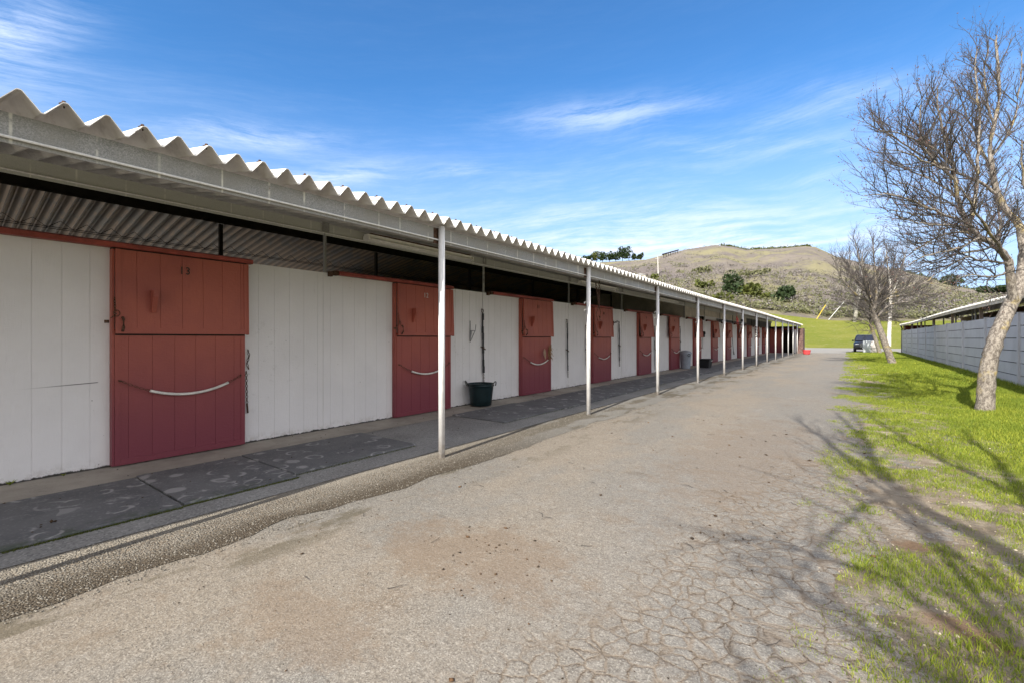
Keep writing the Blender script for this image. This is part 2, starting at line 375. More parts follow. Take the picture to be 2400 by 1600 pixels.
    nb = t.bump(t.m('SUBTRACT', t.noise(p, 6, 5, .7), t.m('MULTIPLY', t.m('ADD', t.m('MULTIPLY', halo, .5), crack), .35)), .016, .8, nb)
    return base, nb
M_drive = mat('worn_driveway', drive_fn, .95, 0, .1)
def porch_fn(t):
    p = t.pos(); x, y, z = t.sep(p)
    base = t.mix(t.ramp(t.noise(p, 1.2, 5), .35, .65), (.29, .28, .265), (.225, .215, .205))
    agg = t.sep(t.vor(p, 85, 'F1', 'Color'))[0]
    base = t.mix(t.m('MULTIPLY', t.ramp(agg, .70, .98), .5), base, (.42, .41, .38))
    base = t.mix(t.m('MULTIPLY', t.ramp(agg, .25, .02), .5), base, (.08, .08, .08))
    return base, t.bump(agg, .004, .7)
M_porch = mat('porch_asphalt', porch_fn, .9, 0, .15)
def conc_fn(t):
    p = t.pos(); x, y, z = t.sep(p)
    base = t.mix(t.ramp(t.noise(p, 1.6, 6, .65), .32, .7), (.42, .38, .325), (.29, .262, .225))
    base = t.mix(t.m('MULTIPLY', t.ramp(t.noise(p, 12, 5, .75), .56, .7), .5), base, (.17, .155, .135))
    return base, t.bump(t.noise(p, 60, 4), .003)
M_conc = mat('dusty_concrete', conc_fn, .9, 0, .15)
def grav_fn(t):
    p = t.pos(); x, y, z = t.sep(p)
    a = t.vor(p, 85, 'F1', 'Color'); a1 = t.sep(a)[0]; a2 = t.sep(a)[2]; dd = t.vor(p, 85)
    base = t.mix(a1, (.10, .088, .072), (.27, .245, .208))
    base = t.mix(t.m('MULTIPLY', t.ramp(a2, .6, .9), .6), base, (.24, .18, .12))
    base = t.mix(t.m('MULTIPLY', t.ramp(dd, .45, .75), .6), base, (.12, .10, .075))
    far = t.m('MULTIPLY', t.ramp(t.m('ADD', x, t.m('MULTIPLY', t.noise(t.scl(p, (1, .7, 1)), 1.6, 5), .5)), -3.40, -3.10), .85)
    base = t.mix(far, base, (.065, .050, .034))
    pale = t.ramp(t.m('ADD', x, t.m('MULTIPLY', t.noise(t.scl(p, (1, .7, 1)), 1.3, 4), .35)), -3.50, -3.72)
    base = t.mix(t.m('MULTIPLY', pale, .5), base, (.33, .30, .25))
    farm = t.ramp(y, 3.2, 6.5)
    base = t.mix(t.m('MULTIPLY', farm, .9), base, t.mix(t.ramp(t.noise(t.scl(p, (1.2, .5, 1)), 1.9, 5), .46, .58), (.20, .19, .172), (.115, .100, .078)))
    return base, t.bump(dd, -.012, .9)
M_grav = mat('exposed_gravel', grav_fn, .9, 0, .2)
def mat_fn(t):
    p = t.pos(); x, y, z = t.sep(p)
    base = t.mix(t.ramp(t.noise(p, 2.2, 6, .65), .32, .7), (.118, .117, .121), (.165, .163, .163))
    wv = t.add(p, t.scl(t.noise(p, 2, 2, .5, True), (.2, .2, 0)))
    dd = t.vor(wv, 4.6); ring = t.m('MULTIPLY', t.ramp(dd, .30, .36), t.ramp(dd, .47, .40))
    cell = t.sep(t.vor(wv, 4.6, 'F1', 'Color'))
    ring = t.m('MULTIPLY', ring, t.ramp(t.noise(p, 6, 3), .47, .56))
    fill = t.m('MULTIPLY', t.ramp(dd, .42, .30), t.ramp(cell[1], .70, .78))
    pr = t.m('MULTIPLY', t.m('MAXIMUM', ring, fill), t.ramp(cell[0], .38, .5))
    smear = t.ramp(t.noise(t.scl(p, (2, 1, 1)), 3.1, 6, .7), .58, .72)
    base = t.mix(t.m('MULTIPLY', t.m('MAXIMUM', pr, t.m('MULTIPLY', smear, .8)), .72), base, (.40, .385, .375))
    base = t.mix(t.m('MULTIPLY', t.ramp(t.sep(t.vor(p, 80, 'F1', 'Color'))[0], .8, .99), .35), base, (.3, .3, .3))
    mossy = t.m('MULTIPLY', t.ramp(x, -4.42, -4.20), t.ramp(t.noise(p, 8, 4), .45, .6))
    base = t.mix(t.m('MULTIPLY', mossy, .5), base, (.035, .055, .02))
    return base, t.bump(t.noise(p, 60, 4), .002)
M_mat = mat('dusty_rubber', mat_fn, .75, 0, .25)
def lawn_fn(t):
    p = t.pos(); x, y, z = t.sep(p)
    nn = t.m('ADD', t.m('MULTIPLY', t.noise(p, 1.3, 5, .65), .7), t.m('MULTIPLY', t.noise(p, 7, 4, .6), .3))
    cov = t.ramp(t.m('ADD', t.m('ADD', t.m('MULTIPLY', x, .22), t.m('MULTIPLY', t.m('MINIMUM', y, 9.0), .014)), nn), .72, 1.05)
    dirt = t.mix(t.ramp(t.noise(p, 5, 6, .7), .35, .65), (.33, .275, .21), (.225, .178, .128))
    dirt = t.mix(t.m('MULTIPLY', t.ramp(t.noise(p, 38, 4, .8), .54, .66), .6), dirt, (.12, .085, .055))
    dirt = t.mix(t.m('MULTIPLY', t.ramp(t.noise(p, 2.6, 3), .52, .62), .35), dirt, (.50, .44, .36))
    dirt = t.mix(t.m('MULTIPLY', t.ramp(t.noise(t.add(p, (4, 4, 4)), 1.5, 4), .60, .7), .6), dirt, (.235, .135, .075))
    g = t.mix(t.ramp(t.noise(p, 2.0, 5, .7), .3, .7), (.20, .235, .022), (.11, .15, .016))
    g = t.mix(t.m('MULTIPLY', t.ramp(t.noise(p, 30, 4, .8), .5, .7), .5), g, (.34, .36, .06))
    col = t.mix(cov, dirt, g)
    return col, t.bump(t.noise(p, 26, 6, .8), .035, 1.0)
M_lawn = mat('patchy_lawn_soil', lawn_fn, .95, 0, .1)
def bank_fn(t):
    p = t.pos(); x, y, z = t.sep(p)
    g = t.mix(t.ramp(t.noise(p, .16, 6, .6), .3, .7), (.135, .160, .020), (.195, .195, .040))
    g = t.mix(t.m('MULTIPLY', t.ramp(t.noise(p, 1.3, 6, .8), .5, .66), .5), g, (.12, .15, .022))
    d_ = t.m('MAXIMUM', t.ramp(t.noise(p, .75, 8, .85), .56, .64), t.m('MULTIPLY', t.ramp(t.noise(t.add(p, (9, 9, 0)), 2.2, 4, .8), .60, .66), .9))
    g = t.mix(t.m('MULTIPLY', d_, .8), g, (.33, .29, .175))
    return g, t.bump(t.noise(p, 1.5, 6, .8), .25)
M_bank = mat('green_pasture', bank_fn, .95, 0, .1)
def hill_fn(t):
    p = t.pos(); x, y, z = t.sep(p)
    n1 = t.noise(p, .016, 6, .6); n2_ = t.noise(t.add(p, (90, 10, 3)), .045, 7, .7); n3 = t.noise(p, .35, 6, .85)
    g = t.mix(t.ramp(n1, .44, .56), (.245, .222, .135), (.215, .186, .160))
    g = t.mix(t.m('MULTIPLY', t.ramp(n2_, .48, .60), .8), g, (.165, .142, .138))
    g = t.mix(t.m('MULTIPLY', t.ramp(n3, .52, .66), .50), g, (.10, .095, .07))
    g = t.mix(t.m('MULTIPLY', t.ramp(n3, .42, .30), .5), g, (.32, .295, .205))
    g = t.mix(t.m('MULTIPLY', t.ramp(t.noise(t.add(p, (0, 50, 0)), .03, 7, .75), .60, .70), .7), g, (.165, .165, .085))
    ero = t.ramp(t.noise(t.scl(p, (1, 1, 3)), .05, 8, .8), .66, .71)
    g = t.mix(t.m('MULTIPLY', ero, .7), g, (.38, .33, .26))
    return g, t.bump(t.noise(p, .4, 7, .8), 1.4, .9)
M_hill = mat('scrubby_hillside', hill_fn, 1.0, 0, .05)
def leaf(name, c1, c2, tr=.25):
    m = bpy.data.materials.new(name); m.use_nodes = True; t = NT(m.node_tree)
    b = t.n['Principled BSDF']; b.inputs['Roughness'].default_value = .6; b.inputs['Specular IOR Level'].default_value = .25
    g = t.new('ShaderNodeNewGeometry'); f = g.outputs['Random Per Island']
    col = t.mix(f, c1, c2); col = t.mix(t.m('MULTIPLY', t.ramp(t.noise(g.outputs['Position'], .9, 3), .35, .65), .5), col, c2)
    t.put(b.inputs['Base Color'], col)
    tl = t.new('ShaderNodeBsdfTranslucent'); t.put(tl.inputs[0], col)
    ms = t.new('ShaderNodeMixShader'); ms.inputs[0].default_value = tr
    t.l.new(b.outputs[0], ms.inputs[1]); t.l.new(tl.outputs[0], ms.inputs[2]); t.l.new(ms.outputs[0], t.n['Material Output'].inputs[0])
    return m
M_grass = leaf('grass_blades', (.39, .41, .052), (.13, .19, .020), .32)
M_leafd = leaf('dark_green_leaves', (.045, .070, .022), (.020, .036, .012), .15)
M_leafo = leaf('olive_leaves', (.13, .14, .030), (.065, .080, .018), .15)
M_scrub = leaf('grey_scrub_twigs', (.25, .225, .21), (.16, .14, .13), .05)
M_scrubg = leaf('yellow_green_scrub', (.175, .172, .085), (.115, .12, .058), .05)
def bark_fn(t):
    p = t.pos()
    base = t.mix(t.ramp(t.noise(t.scl(p, (1, 1, .45)), 26, 6, .8), .40, .60), (.34, .30, .255), (.12, .10, .085))
    base = t.mix(t.m('MULTIPLY', t.ramp(t.noise(p, 3.2, 4), .56, .66), .65), base, (.40, .31, .12))
    base = t.mix(t.m('MULTIPLY', t.ramp(t.noise(p, 70, 4, .8), .62, .72), .45), base, (.46, .42, .37))
    return base, t.bump(t.noise(t.scl(p, (1, 1, .5)), 28, 6, .8), .02, 1.0)
M_bark = mat('grey_bark', bark_fn, .9, 0, .1)
M_twig = simple('brown_twig_bark', (.080, .069, .062), .4, 9, .8)
M_bud = simple('reddish_buds', (.16, .085, .07), .4, 20, .7)
M_bpale = simple('mottled_pale_bark', (.62, .58, .52), .4, 3, .8)
M_fence = None
def fence_fn(t):
    p = t.pos(); x, y, z = t.sep(p)
    base = t.mix(t.ramp(t.noise(p, 1.1, 5), .3, .7), (.54, .53, .56), (.46, .45, .475))
    low = t.m('MULTIPLY', t.ramp(z, .55, .1), t.ramp(t.noise(p, 5, 5, .7), .4, .65))
    base = t.mix(t.m('MULTIPLY', low, .4), base, (.60, .58, .52))
    fib = t.noise(t.scl(p, (3, 3, 14)), 1.8, 6, .75)
    base = t.mix(t.m('MULTIPLY', t.ramp(fib, .56, .74), .35), base, (.34, .35, .36))
    return base, t.bump(t.noise(p, 25, 5), .004)
M_fence = mat('painted_plank_wall', fence_fn, .7)
# ------------------------------------------------------------------ terrain
CR = [(-400, 650), (900, 640), (1290, 628), (1375, 617), (1513, 609), (1554, 599), (1605, 586), (1674, 575), (1720, 579), (1748, 586), (1835, 582), (1886, 577), (1911, 579), (1937, 591),
      (1960, 602), (2060, 625), (2138, 641), (2180, 652), (2231, 668), (2279, 679), (2400, 688), (2700, 690), (3400, 700)]
BT = [(-400, 690), (1500, 700), (1764, 729), (1830, 738), (1950, 751), (2110, 752), (2400, 750), (3400, 750)]
def lerp_tab(T, x): return float(np.interp(x, [a for a, b in T], [b for a, b in T]))
R_BANK, R_TOP, R_CREST = 83.0, 122.0, 430.0
def terrain(x, y):
    r = math.hypot(x, y)
    a = math.atan2(x * ct + y * st, -x * st + y * ct)
    if r < R_BANK: return -.03
    ac = max(-1.0, min(1.12, a)); px = 1200 + F * math.tan(ac); ca = math.cos(ac)
    fade = max(0.0, min(1.0, (2.4 - abs(a)) / .9))
    zt = (Y0 - lerp_tab(BT, px)) / F * R_TOP * ca + H
    zc = (Y0 - lerp_tab(CR, px)) / F * R_CREST * ca + H
    if r < R_TOP:
        u = (r - R_BANK) / (R_TOP - R_BANK); z = zt * (u * .75 + .25 * u * u)
    elif r < R_CREST:
        u = (r - R_TOP) / (R_CREST - R_TOP)
        z = zt + (zc - zt) * (u ** .92)
        env = math.sin(math.pi * min(1, u * 1.02)) if u < .98 else 0
        z += env * (fr(x, y, .011, 3.1, 4) * 6.0 + fr(x, y, .035, 9.1, 3) * 1.8 - abs(mn.noise(Vector((a * 14, r * .006, 2.0)))) * 9.0 * u)
        z += fr(x, y, .12, 1.0, 3) * .5 * env
    else:
        z = zc + fr(x, y, .03, 5, 3) * .6 - (r - R_CREST) * .16
        if px > 2050: z = max(z, (Y0 - 677) / F * r * ca * min(1, (r - R_CREST) / 500) - 2 + fr(x, y, .004, 2, 3) * 6) if r > R_CREST + 60 else z
    return -.03 + z * fade
def hit(px, py):
    k = None
    for r in np.arange(R_BANK, R_CREST + 3, .8):
        a = math.atan((px - 1200) / F); Z = r * math.cos(a); p = at(px, py, Z)
        if terrain(p.x, p.y) >= p.z: return Vector((p.x, p.y, terrain(p.x, p.y)))
    a = math.atan((px - 1200) / F); p = at(px, py, (R_CREST - 2) * math.cos(a)); return Vector((p.x, p.y, terrain(p.x, p.y)))
angs = np.concatenate([np.arange(.10, .98, .0028), np.arange(.98, 2 * math.pi + .10, .03)])
def ring_mesh(name, radii, m, kind, center=False):
    V = []; na = len(angs)
    for r in radii:
        for a in angs:
            x = r * (math.sin(a) * ct - math.cos(a) * st); y = r * (math.sin(a) * st + math.cos(a) * ct); V.append((x, y, terrain(x, y)))
    Fc = []
    for i in range(len(radii) - 1):
        for j in range(na):
            j2 = (j + 1) % na; Fc.append((i * na + j, i * na + j2, (i + 1) * na + j2, (i + 1) * na + j)[::-1])
    o = link_mesh(name, V, Fc, m, smooth=True); tag(o, kind=kind); return o
g1 = list(np.array([.01, 8, 20, 40, 60, 75, 83])) + list(np.arange(86, R_TOP, 3)) + [R_TOP]
ring_mesh('ground', g1, M_bank, 'structure')
g2 = [R_TOP] + list(np.arange(R_TOP + 3, 250, 3.5)) + list(np.arange(250, R_CREST, 5)) + [R_CREST, R_CREST + 4, R_CREST + 10, R_CREST + 25, R_CREST + 60, 560, 640, 740, 860, 950, 1100, 1500, 2500]
ring_mesh('hill', g2, M_hill, 'structure')
def sheet(name, xs, ys, zf, m, label=None, edge=None):
    V = []; nx = len(xs)
    for yy in ys:
        for i, xx in enumerate(xs):
            x_ = edge(i, nx, xx, yy) if edge else xx
            V.append((x_, yy, zf(x_, yy)))
    Fc = np.array([(j * nx + i, j * nx + i + 1, (j + 1) * nx + i + 1, (j + 1) * nx + i) for j in range(len(ys) - 1) for i in range(nx - 1)])
    return tag(link_mesh(name, V, Fc, m, smooth=True), kind='structure')
sheet('driveway', [-3.9, -3, -2, -1, .3, 1.2], list(np.arange(-8, 56, 4.0)), lambda x, y: 0.0, M_drive)
sheet('bounce_yard', [-70, -40, -20, -13.9], [-30, 0, 30, 52], lambda x, y: -.005, M_conc)  # unseen pale ground added to brighten the interior and stop green bounce
sheet('bounce_apron', [-13.9, -6, 0, 8, 30], [-40, -20, -8.001], lambda x, y: -.004, M_conc)  # unseen pale ground added behind the camera, also against green bounce
def rag(lo, hi, amp):
    def e(i, n, x, y):
        if i == n - 1: return x + fr(x, y, .9, 4, 5) * amp
        if i == 0: return x
        return x
    return e
sheet('gravel_strip', [-4.02, -3.8, -3.5, -3.24], list(np.arange(-8, 51, .08)), lambda x, y: .004 + .003 * n2(x, y, 2), M_grav, edge=rag(0, 0, .16))
sheet('porch_pavement', [-6.3, -5, -3.93], [-8, 10, 30, 51], lambda x, y: .009, M_porch)
sheet('concrete_walk', [-6.3, -6.0, -5.48], list(np.arange(-8, 51, .3)), lambda x, y: .014, M_conc)
sheet('yard_road', list(np.arange(-60, 61, 6.0)), [52, 60, 70, 78, 81.5], lambda x, y: -.012, mat('faded_road_asphalt', lambda t: (t.mix(t.ramp(t.noise(t.pos(), .5, 6, .7), .35, .65), (.225, .22, .21), (.27, .25, .22)), t.bump(t.noise(t.pos(), 20, 4), .01)), .95, 0, .1), edge=None)
def zlawn(x, y):
    x = x - .32 * fr(0, y, .45, 12, 3)
    e = min(1.0, max(0.0, (x + .45) / 1.2)); up = max(0.0, min(1.0, (x - .8) / 2.6))
    return -.016 + e * .026 + fr(x, y, 1.1, 7, 5) * .020 * (.25 + e) + fr(x, y, 7.0, 2, 3) * .009 * (.4 + e) * (1 if y < 18 else .4) + up * up * .08
sheet('lawn', list(np.arange(-.7, 3.75, .05)), list(np.arange(-4, 18, .05)) + list(np.arange(18, 56.9, .35)), zlawn, M_lawn)
# ------------------------------------------------------------------ the stable
stable = empty('stable', (XR, 23, 0), 'long white stable with red sliding stall doors and corrugated roof on the left', 'stable')
def roof_profile(y0, y1, per=.181):
    P = []; y = y0
    while y < y1:
        P += [(y, 0.0), (y + .014, 0.0), (y + .084, .090), (y + .090, .094), (y + .103, .094), (y + .109, .090), (y + per - .002, .002)]; y += per
    return P
RPF = roof_profile(YS, YE)
def roof_sheet(name, xa, xb, m):
    V = []; n = len(RPF)
    for x in (xa, xb):
        for dz in (0, -.0055):
            for i, (y, h) in enumerate(RPF): V.append((x, y, zroof(x) + h + dz + .006 + .012 * math.sin(y * .31) * (1 if x > -5 else 0)))
    Fc = []
    for i in range(n - 1):
        Fc += [(i, i + 1, 2 * n + i + 1, 2 * n + i), (n + i, 3 * n + i, 3 * n + i + 1, n + i + 1), (i, n + i, n + i + 1, i + 1), (2 * n + i, 2 * n + i + 1, 3 * n + i + 1, 3 * n + i)]
    return link_mesh(name, V, Fc, m, stable)
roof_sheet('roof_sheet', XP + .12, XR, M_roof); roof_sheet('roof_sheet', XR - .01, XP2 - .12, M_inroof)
b = MB()
rnd = random.Random(4)
for i in range(int((YE - YS) / .181)):
    if i % 2 == 0:
        y = YS + i * .181 + .104; x = XP + .03 + rnd.uniform(-.01, .01); z = zroof(x) + .104
        b.lathe([(0, .022), (.009, .02), (.012, .008), (.022, .004), (.024, 0)], (x, y, z), 7)
        b.tube([(x, y, z - .02), (x, y, z + .02)], .004, 5)
o = b.build('roof_fixings', M_rust, stable); tag(o, kind='stuff')
MB().tube([(XP - .026, YS, 2.441), (XP - .026, YE, 2.441)], .008, 8).build('lip_highlight', M_post, stable); MB().tube([(XW + .036, YS, zroof(XW) - .188), (XW + .036, 21.4, zroof(XW) - .188)], .008, 8).build('conduit', M_post, stable)  # pale tubes stand in for the beam lips' lit edges; no conduit here
def beam(name, x, zt, s, m=M_galv, y0=YS, y1=YE):
    P = [(0, 0), (0, -.128), (.010, -.134), (.010, -.142), (.002, -.146), (-.002, -.168), (-.012, -.168), (-.012, -.164), (-.009, -.162), (-.004, -.14), (-.006, -.006), (-.05, -.006), (-.05, 0)]
    P = [(x + s * px, zt + pz) for px, pz in P]
    b = MB(); n = len(b.v); k = len(P)
    ys = list(np.arange(y0, y1, S)) + [y1]
    for yy in ys: b.v += [(px, yy, pz) for px, pz in P]
    for j in range(len(ys) - 1):
        for i in range(k): i2 = (i + 1) % k; b.f.append((j * k + i, j * k + i2, (j + 1) * k + i2, (j + 1) * k + i))
    b.f.append(tuple(range(k))); b.f.append(tuple((len(ys) - 1) * k + i for i in range(k)))
    return b.build(name, m, stable)
M_galv_lit = mat('lit_galvanised_steel', galv_lit, .5, .0, .5); beam('eave_beam', XP - .042, 2.580, 1); beam('wall_beam', XW + .02, zroof(XW) - .050, 1, M_galv_lit)
beam('ridge_beam', XR + .02, zroof(XR) - .01, 1, M_dark); beam('eave_beam', XP2 + .042, 2.58, -1, M_galv); beam('wall_beam', XW2, zroof(XW2) - .004, -1)
# supporting pipes
for i, y in enumerate(PY):
    b = MB(); b.tube([(XP, y, 0), (XP, y, 2.585)], .0365, 18)
    p = b.build('support_pipe', M_post, stable, smooth=True)
    b = MB(); b.box(XP - .052, XP - .040, y - .085, y + .085, 2.40, 2.57)
    for dy in (-.065, .065):
        for dz in (2.44, 2.53): b.tube([(XP - .042, y + dy, dz), (XP - .026, y + dy, dz)], .009, 6)
    o = b.build('bracket', M_rust, p)
    if i > 2:
        for z_ in (1.97, 1.84): MB().tube([(XP - .03, y - .03, z_), (XP - .05, y - .055, z_), (XP - .05, y - .055, z_ - .03)], .008, 6).build('wire_hook', M_white, p)
for y in PY[::2]:
    MB().tube([(XP2, y, 0), (XP2, y, 2.58)], .036, 8).build('support_pipe', M_post, stable)
# walls: one grooved sheet per bay
IY = [3.70 + S * i for i in range(-2, 14)]
def grooved(y0, y1, xf, dep=.05, pitch=.2032, off=0.0, g=.0055, gd=.004):
    P = [(xf, y0)]; y = math.ceil((y0 - off) / pitch) * pitch + off
    while y < y1 - g:
        if y > y0 + g: P += [(xf, y - g / 2), (xf - gd, y - g / 2 + .001), (xf - gd, y + g / 2 - .001), (xf, y + g / 2)]
        y += pitch
    return P + [(xf, y1), (xf - dep, y1), (xf - dep, y0)]
edges = [YS] + [y for y in IY if y < 48] + [49.0]
MB().box(XW + .001, XW + .012, 2.62, 2.622, .1, .2)
for y0, y1 in zip(edges, edges[1:]):
    b = MB(); b.prism(grooved(y0 + .002, y1 - .002, XW, off=.13), 2, .012, 2.292); b.build('wall_panel', M_wall, stable)
    b = MB(); b.box(XW2 - .05, XW2, y0, y1, 0, 1.2 if y0 < 5 else 2.9); b.build('rear_wall_panel', M_wall, stable)  # unseen rear wall shaped for light: low bays let it in, high ones block
    b = MB(); b.box(XR - .03, XR + .03, y0, y1, 0, 2.28); b.box(XW2, XW - .05, y0 - .02, y0 + .02, 0, 2.28); b.build('partition_wall', M_wall, stable)
for y in IY:
    if y > 48.5: continue
    b = MB(); b.prism([(XW - .01, y - .025), (XW + .035, y - .025), (XW + .035, y - .018), (XW, y - .018), (XW, y + .025), (XW - .01, y + .025)], 2, 2.2935, zroof(XW) - .19)
    b.box(XW + .03, XW + .034, y - .06, y + .05, zroof(XW) - .17, zroof(XW) - .03)
    for dy in (-.045, .035):
        for dz in (-.14, -.06): b.tube([(XW + .032, y + dy, zroof(XW) + dz), (XW + .046, y + dy, zroof(XW) + dz)], .010, 6)
    b.build('wall_stud', M_galv, stable)
    b = MB(); b.box(XW + .0015, XW + .012, y - .032, y + .032, .03, 2.289); b.build('joint_batten', M_wall, stable)
    MB().box(XR - .03, XR + .03, y - .03, y + .03, 2.285, zroof(XR) - .19).build('ridge_post', M_dark, stable)
# light open-web joist under the far slope
b = MB(); xj = XR - 1.35; zj = 3.235
for dz in (0, .03): b.tube([(xj, YS, zj + dz), (xj, 21.5, zj + dz)], .006, 5)
y = YS
while y < 21: b.tube([(xj, y, zj + .015), (xj, y + .17, zj + .15)], .004, 4); b.tube([(xj, y + .17, zj + .15), (xj, y + .34, zj + .015)], .004, 4); y += .34
b.build('web_joist', M_dark, stable)
# beige plywood infill above the wall and across the loft
def fill_above(y0, y1, z0): return MB().box(XW - .03, XW - .008, y0, y1, z0, zroof(XW) - .005)
fill_above(21.64, 24.2, 2.294).build('plywood_infill', M_beige, stable); fill_above(24.202, 29.9, 2.50).build('plywood_infill', M_beige, stable); fill_above(29.904, 37.4, 2.50).build('plywood_infill', M_beige, stable)
MB().box(XW - .035, XW - .012, 25.3, 27.9, 2.294, 2.498).build('plywood_infill', M_wall, stable)
MB().box(XW - .012, XW + .012, 24.2, 37.4, 2.485, 2.515).build('trim_strip', M_wall, stable)
b = MB(); b.prism([(XW - .04, 2.29), (XW - .04, zroof(XW) - .02), (XR, zroof(XR) - .02), (XW2, zroof(XW2) - .02), (XW2, 2.29)], 1, 21.6, 21.63); b.build('loft_partition', M_beige, stable)
b = MB(); b.prism([(XW - .04, 0.0), (XW - .04, zroof(XW) - .02), (XR, zroof(XR) - .02), (XW2, zroof(XW2) - .02), (XW2, 0)], 1, 50.7, 50.75); b.build('end_wall', M_wall, stable)
# end bay: red doors, dark opening, brown board corner
b = MB(); b.prism([(x, y) for x, y in [(-6.1, 49.0), (-6.1, 49.05), (-4.98, 49.05), (-4.98, 49.0)]], 2, .02, 2.15); 
for x in np.arange(-6.0, -5.0, .2): b.box(x, x + .02, 48.985, 48.999, .05, 2.1)
b.box(-6.1, -4.98, 48.975, 48.984, 1.1, 1.2); b.build('tack_room_door', M_red, stable)
MB().box(-6.12, -3.98, 48.96, 49.08, 2.155, 2.25).build('door_track', M_reddark, stable)
MB().box(-6.12, XP - .1, 49.1, 49.14, 2.26, 2.46).build('gable_board', M_dark, stable)
MB().box(-4.10, -3.96, 48.95, 49.1, .02, 2.15).build('door_jamb', M_wall, stable)
b = MB(); b.box(-3.94, -3.42, 49.1, 50.9, .0, 2.28)
for z_ in np.arange(.18, 2.2, .19): b.box(-3.95, -3.41, 49.09, 50.91, z_, z_ + .012)
b.build('corner_cupboard', M_brown, stable)
MB().box(-6.12, -3.95, 50.6, 50.64, 0, 2.3).build('back_board', M_dark, stable)
for y0 in (YS, 10, 30): pass
MB().box(XW2, XW - .06, YS, 49, -.02, .02).build('stall_bounce_floor', simple('pale_bounce_floor', (.55, .46, .32), .3, 2, .9), stable)  # unseen pale floor added to bounce light up into the roof
# ------------------------------------------------------------------ stall doors
DY = [1.32 + S * 1.0 * i + (.035 * i) for i in range(13)]
# protos in local coordinates: x outwards, y along the wall, z up
def lower_mesh():
    b = MB(); b.prism(grooved(0, 1.25, .085, .05, .2032, .11), 2, .03, 1.43)
    b.box(.0855, .093, .0, .045, .03, 1.40); b.box(.0855, .093, 1.205, 1.25, .03, 1.40); b.box(.0855, .093, .046, 1.204, .03, .09)
    b.box(.0, .086, -.022, -.002, .03, 2.25); b.box(.0, .034, 1.252, 1.268, .03, 1.38)
    return b
def leaf_mesh():           # hangs from its top edge (z = 0), down to -.865
    b = MB(); b.prism(grooved(0, 1.262, .028, .03, .2032, .17), 2, -.865, 0)
    b.box(.0285, .036, .0, .04, -.865, 0); b.box(.0285, .036, 1.222, 1.262, -.865, 0); b.box(.0285, .036, .041, 1.221, -.865, -.805)
    b.box(-.004, .04, 1.2622, 1.275, -.87, 0)
    return b
def handle_mesh():
    b = MB(); P = [(.0365, -.405), (.135, -.405), (.135, -.475), (.060, -.640), (.0365, -.640)]
    b.prism(P, 1, .285, .327); return b
def latch_mesh():
    b = MB(); b.tube([(.045, .05, -.70), (.075, .05, -.72), (.08, .05, -.80), (.045, .05, -.84)], .012, 7)
    b.torus((.06, -.0, -.66), .032, .004, (1, .5, 0), 14, 5); b.chain([(.05, -.015, -.50), (.06, -.012, -.66)], .024, .003)
    b.tube([(.02, -.04, -.71), (.04, -.02, -.69), (.05, .0, -.66)], .005, 6); b.lathe([(.0, .0), (.02, .0), (.02, .03), (0, .03)], (.02, -.07, -.76), 8); return b
def guard_pts(n=25, y0=.045, y1=1.19, z0=.90, z1=.885, sag=.175, x=.125):
    out = []
    for i in range(n):
        t_ = i / (n - 1); out.append((x + .01 * math.sin(t_ * 3.14), y0 + (y1 - y0) * t_, z0 + (z1 - z0) * t_ - sag * 4 * t_ * (1 - t_)))
    return out
gp = guard_pts()
lower_d = low_m = leaf_d = None
protos = {}
def mesh_of(key, mb, m, smooth=False):
    if key not in protos:
        me = bpy.data.meshes.new(key); me.from_pydata(mb.v, [], mb.f); me.update(); me.materials.append(m)
        if smooth: me.polygons.foreach_set('use_smooth', [True] * len(me.polygons))
        protos[key] = me
    return protos[key]
def inst(name, key, mb, m, parent, loc=(0, 0, 0), smooth=False):
    o = bpy.data.objects.new(name, mesh_of(key, mb, m, smooth)); C.objects.link(o); o.parent = parent; o.location = loc; return o
cm = MB().chain(gp[:6], .034, .0035).chain(gp[-4:], .034, .0035); cm.tube([gp[0], (.09, .03, .905)], .008, 5); cm.tube([gp[-1], (.09, 1.2, .89)], .008, 5)
hose = MB().tube(gp[5:22], .0145, 10)
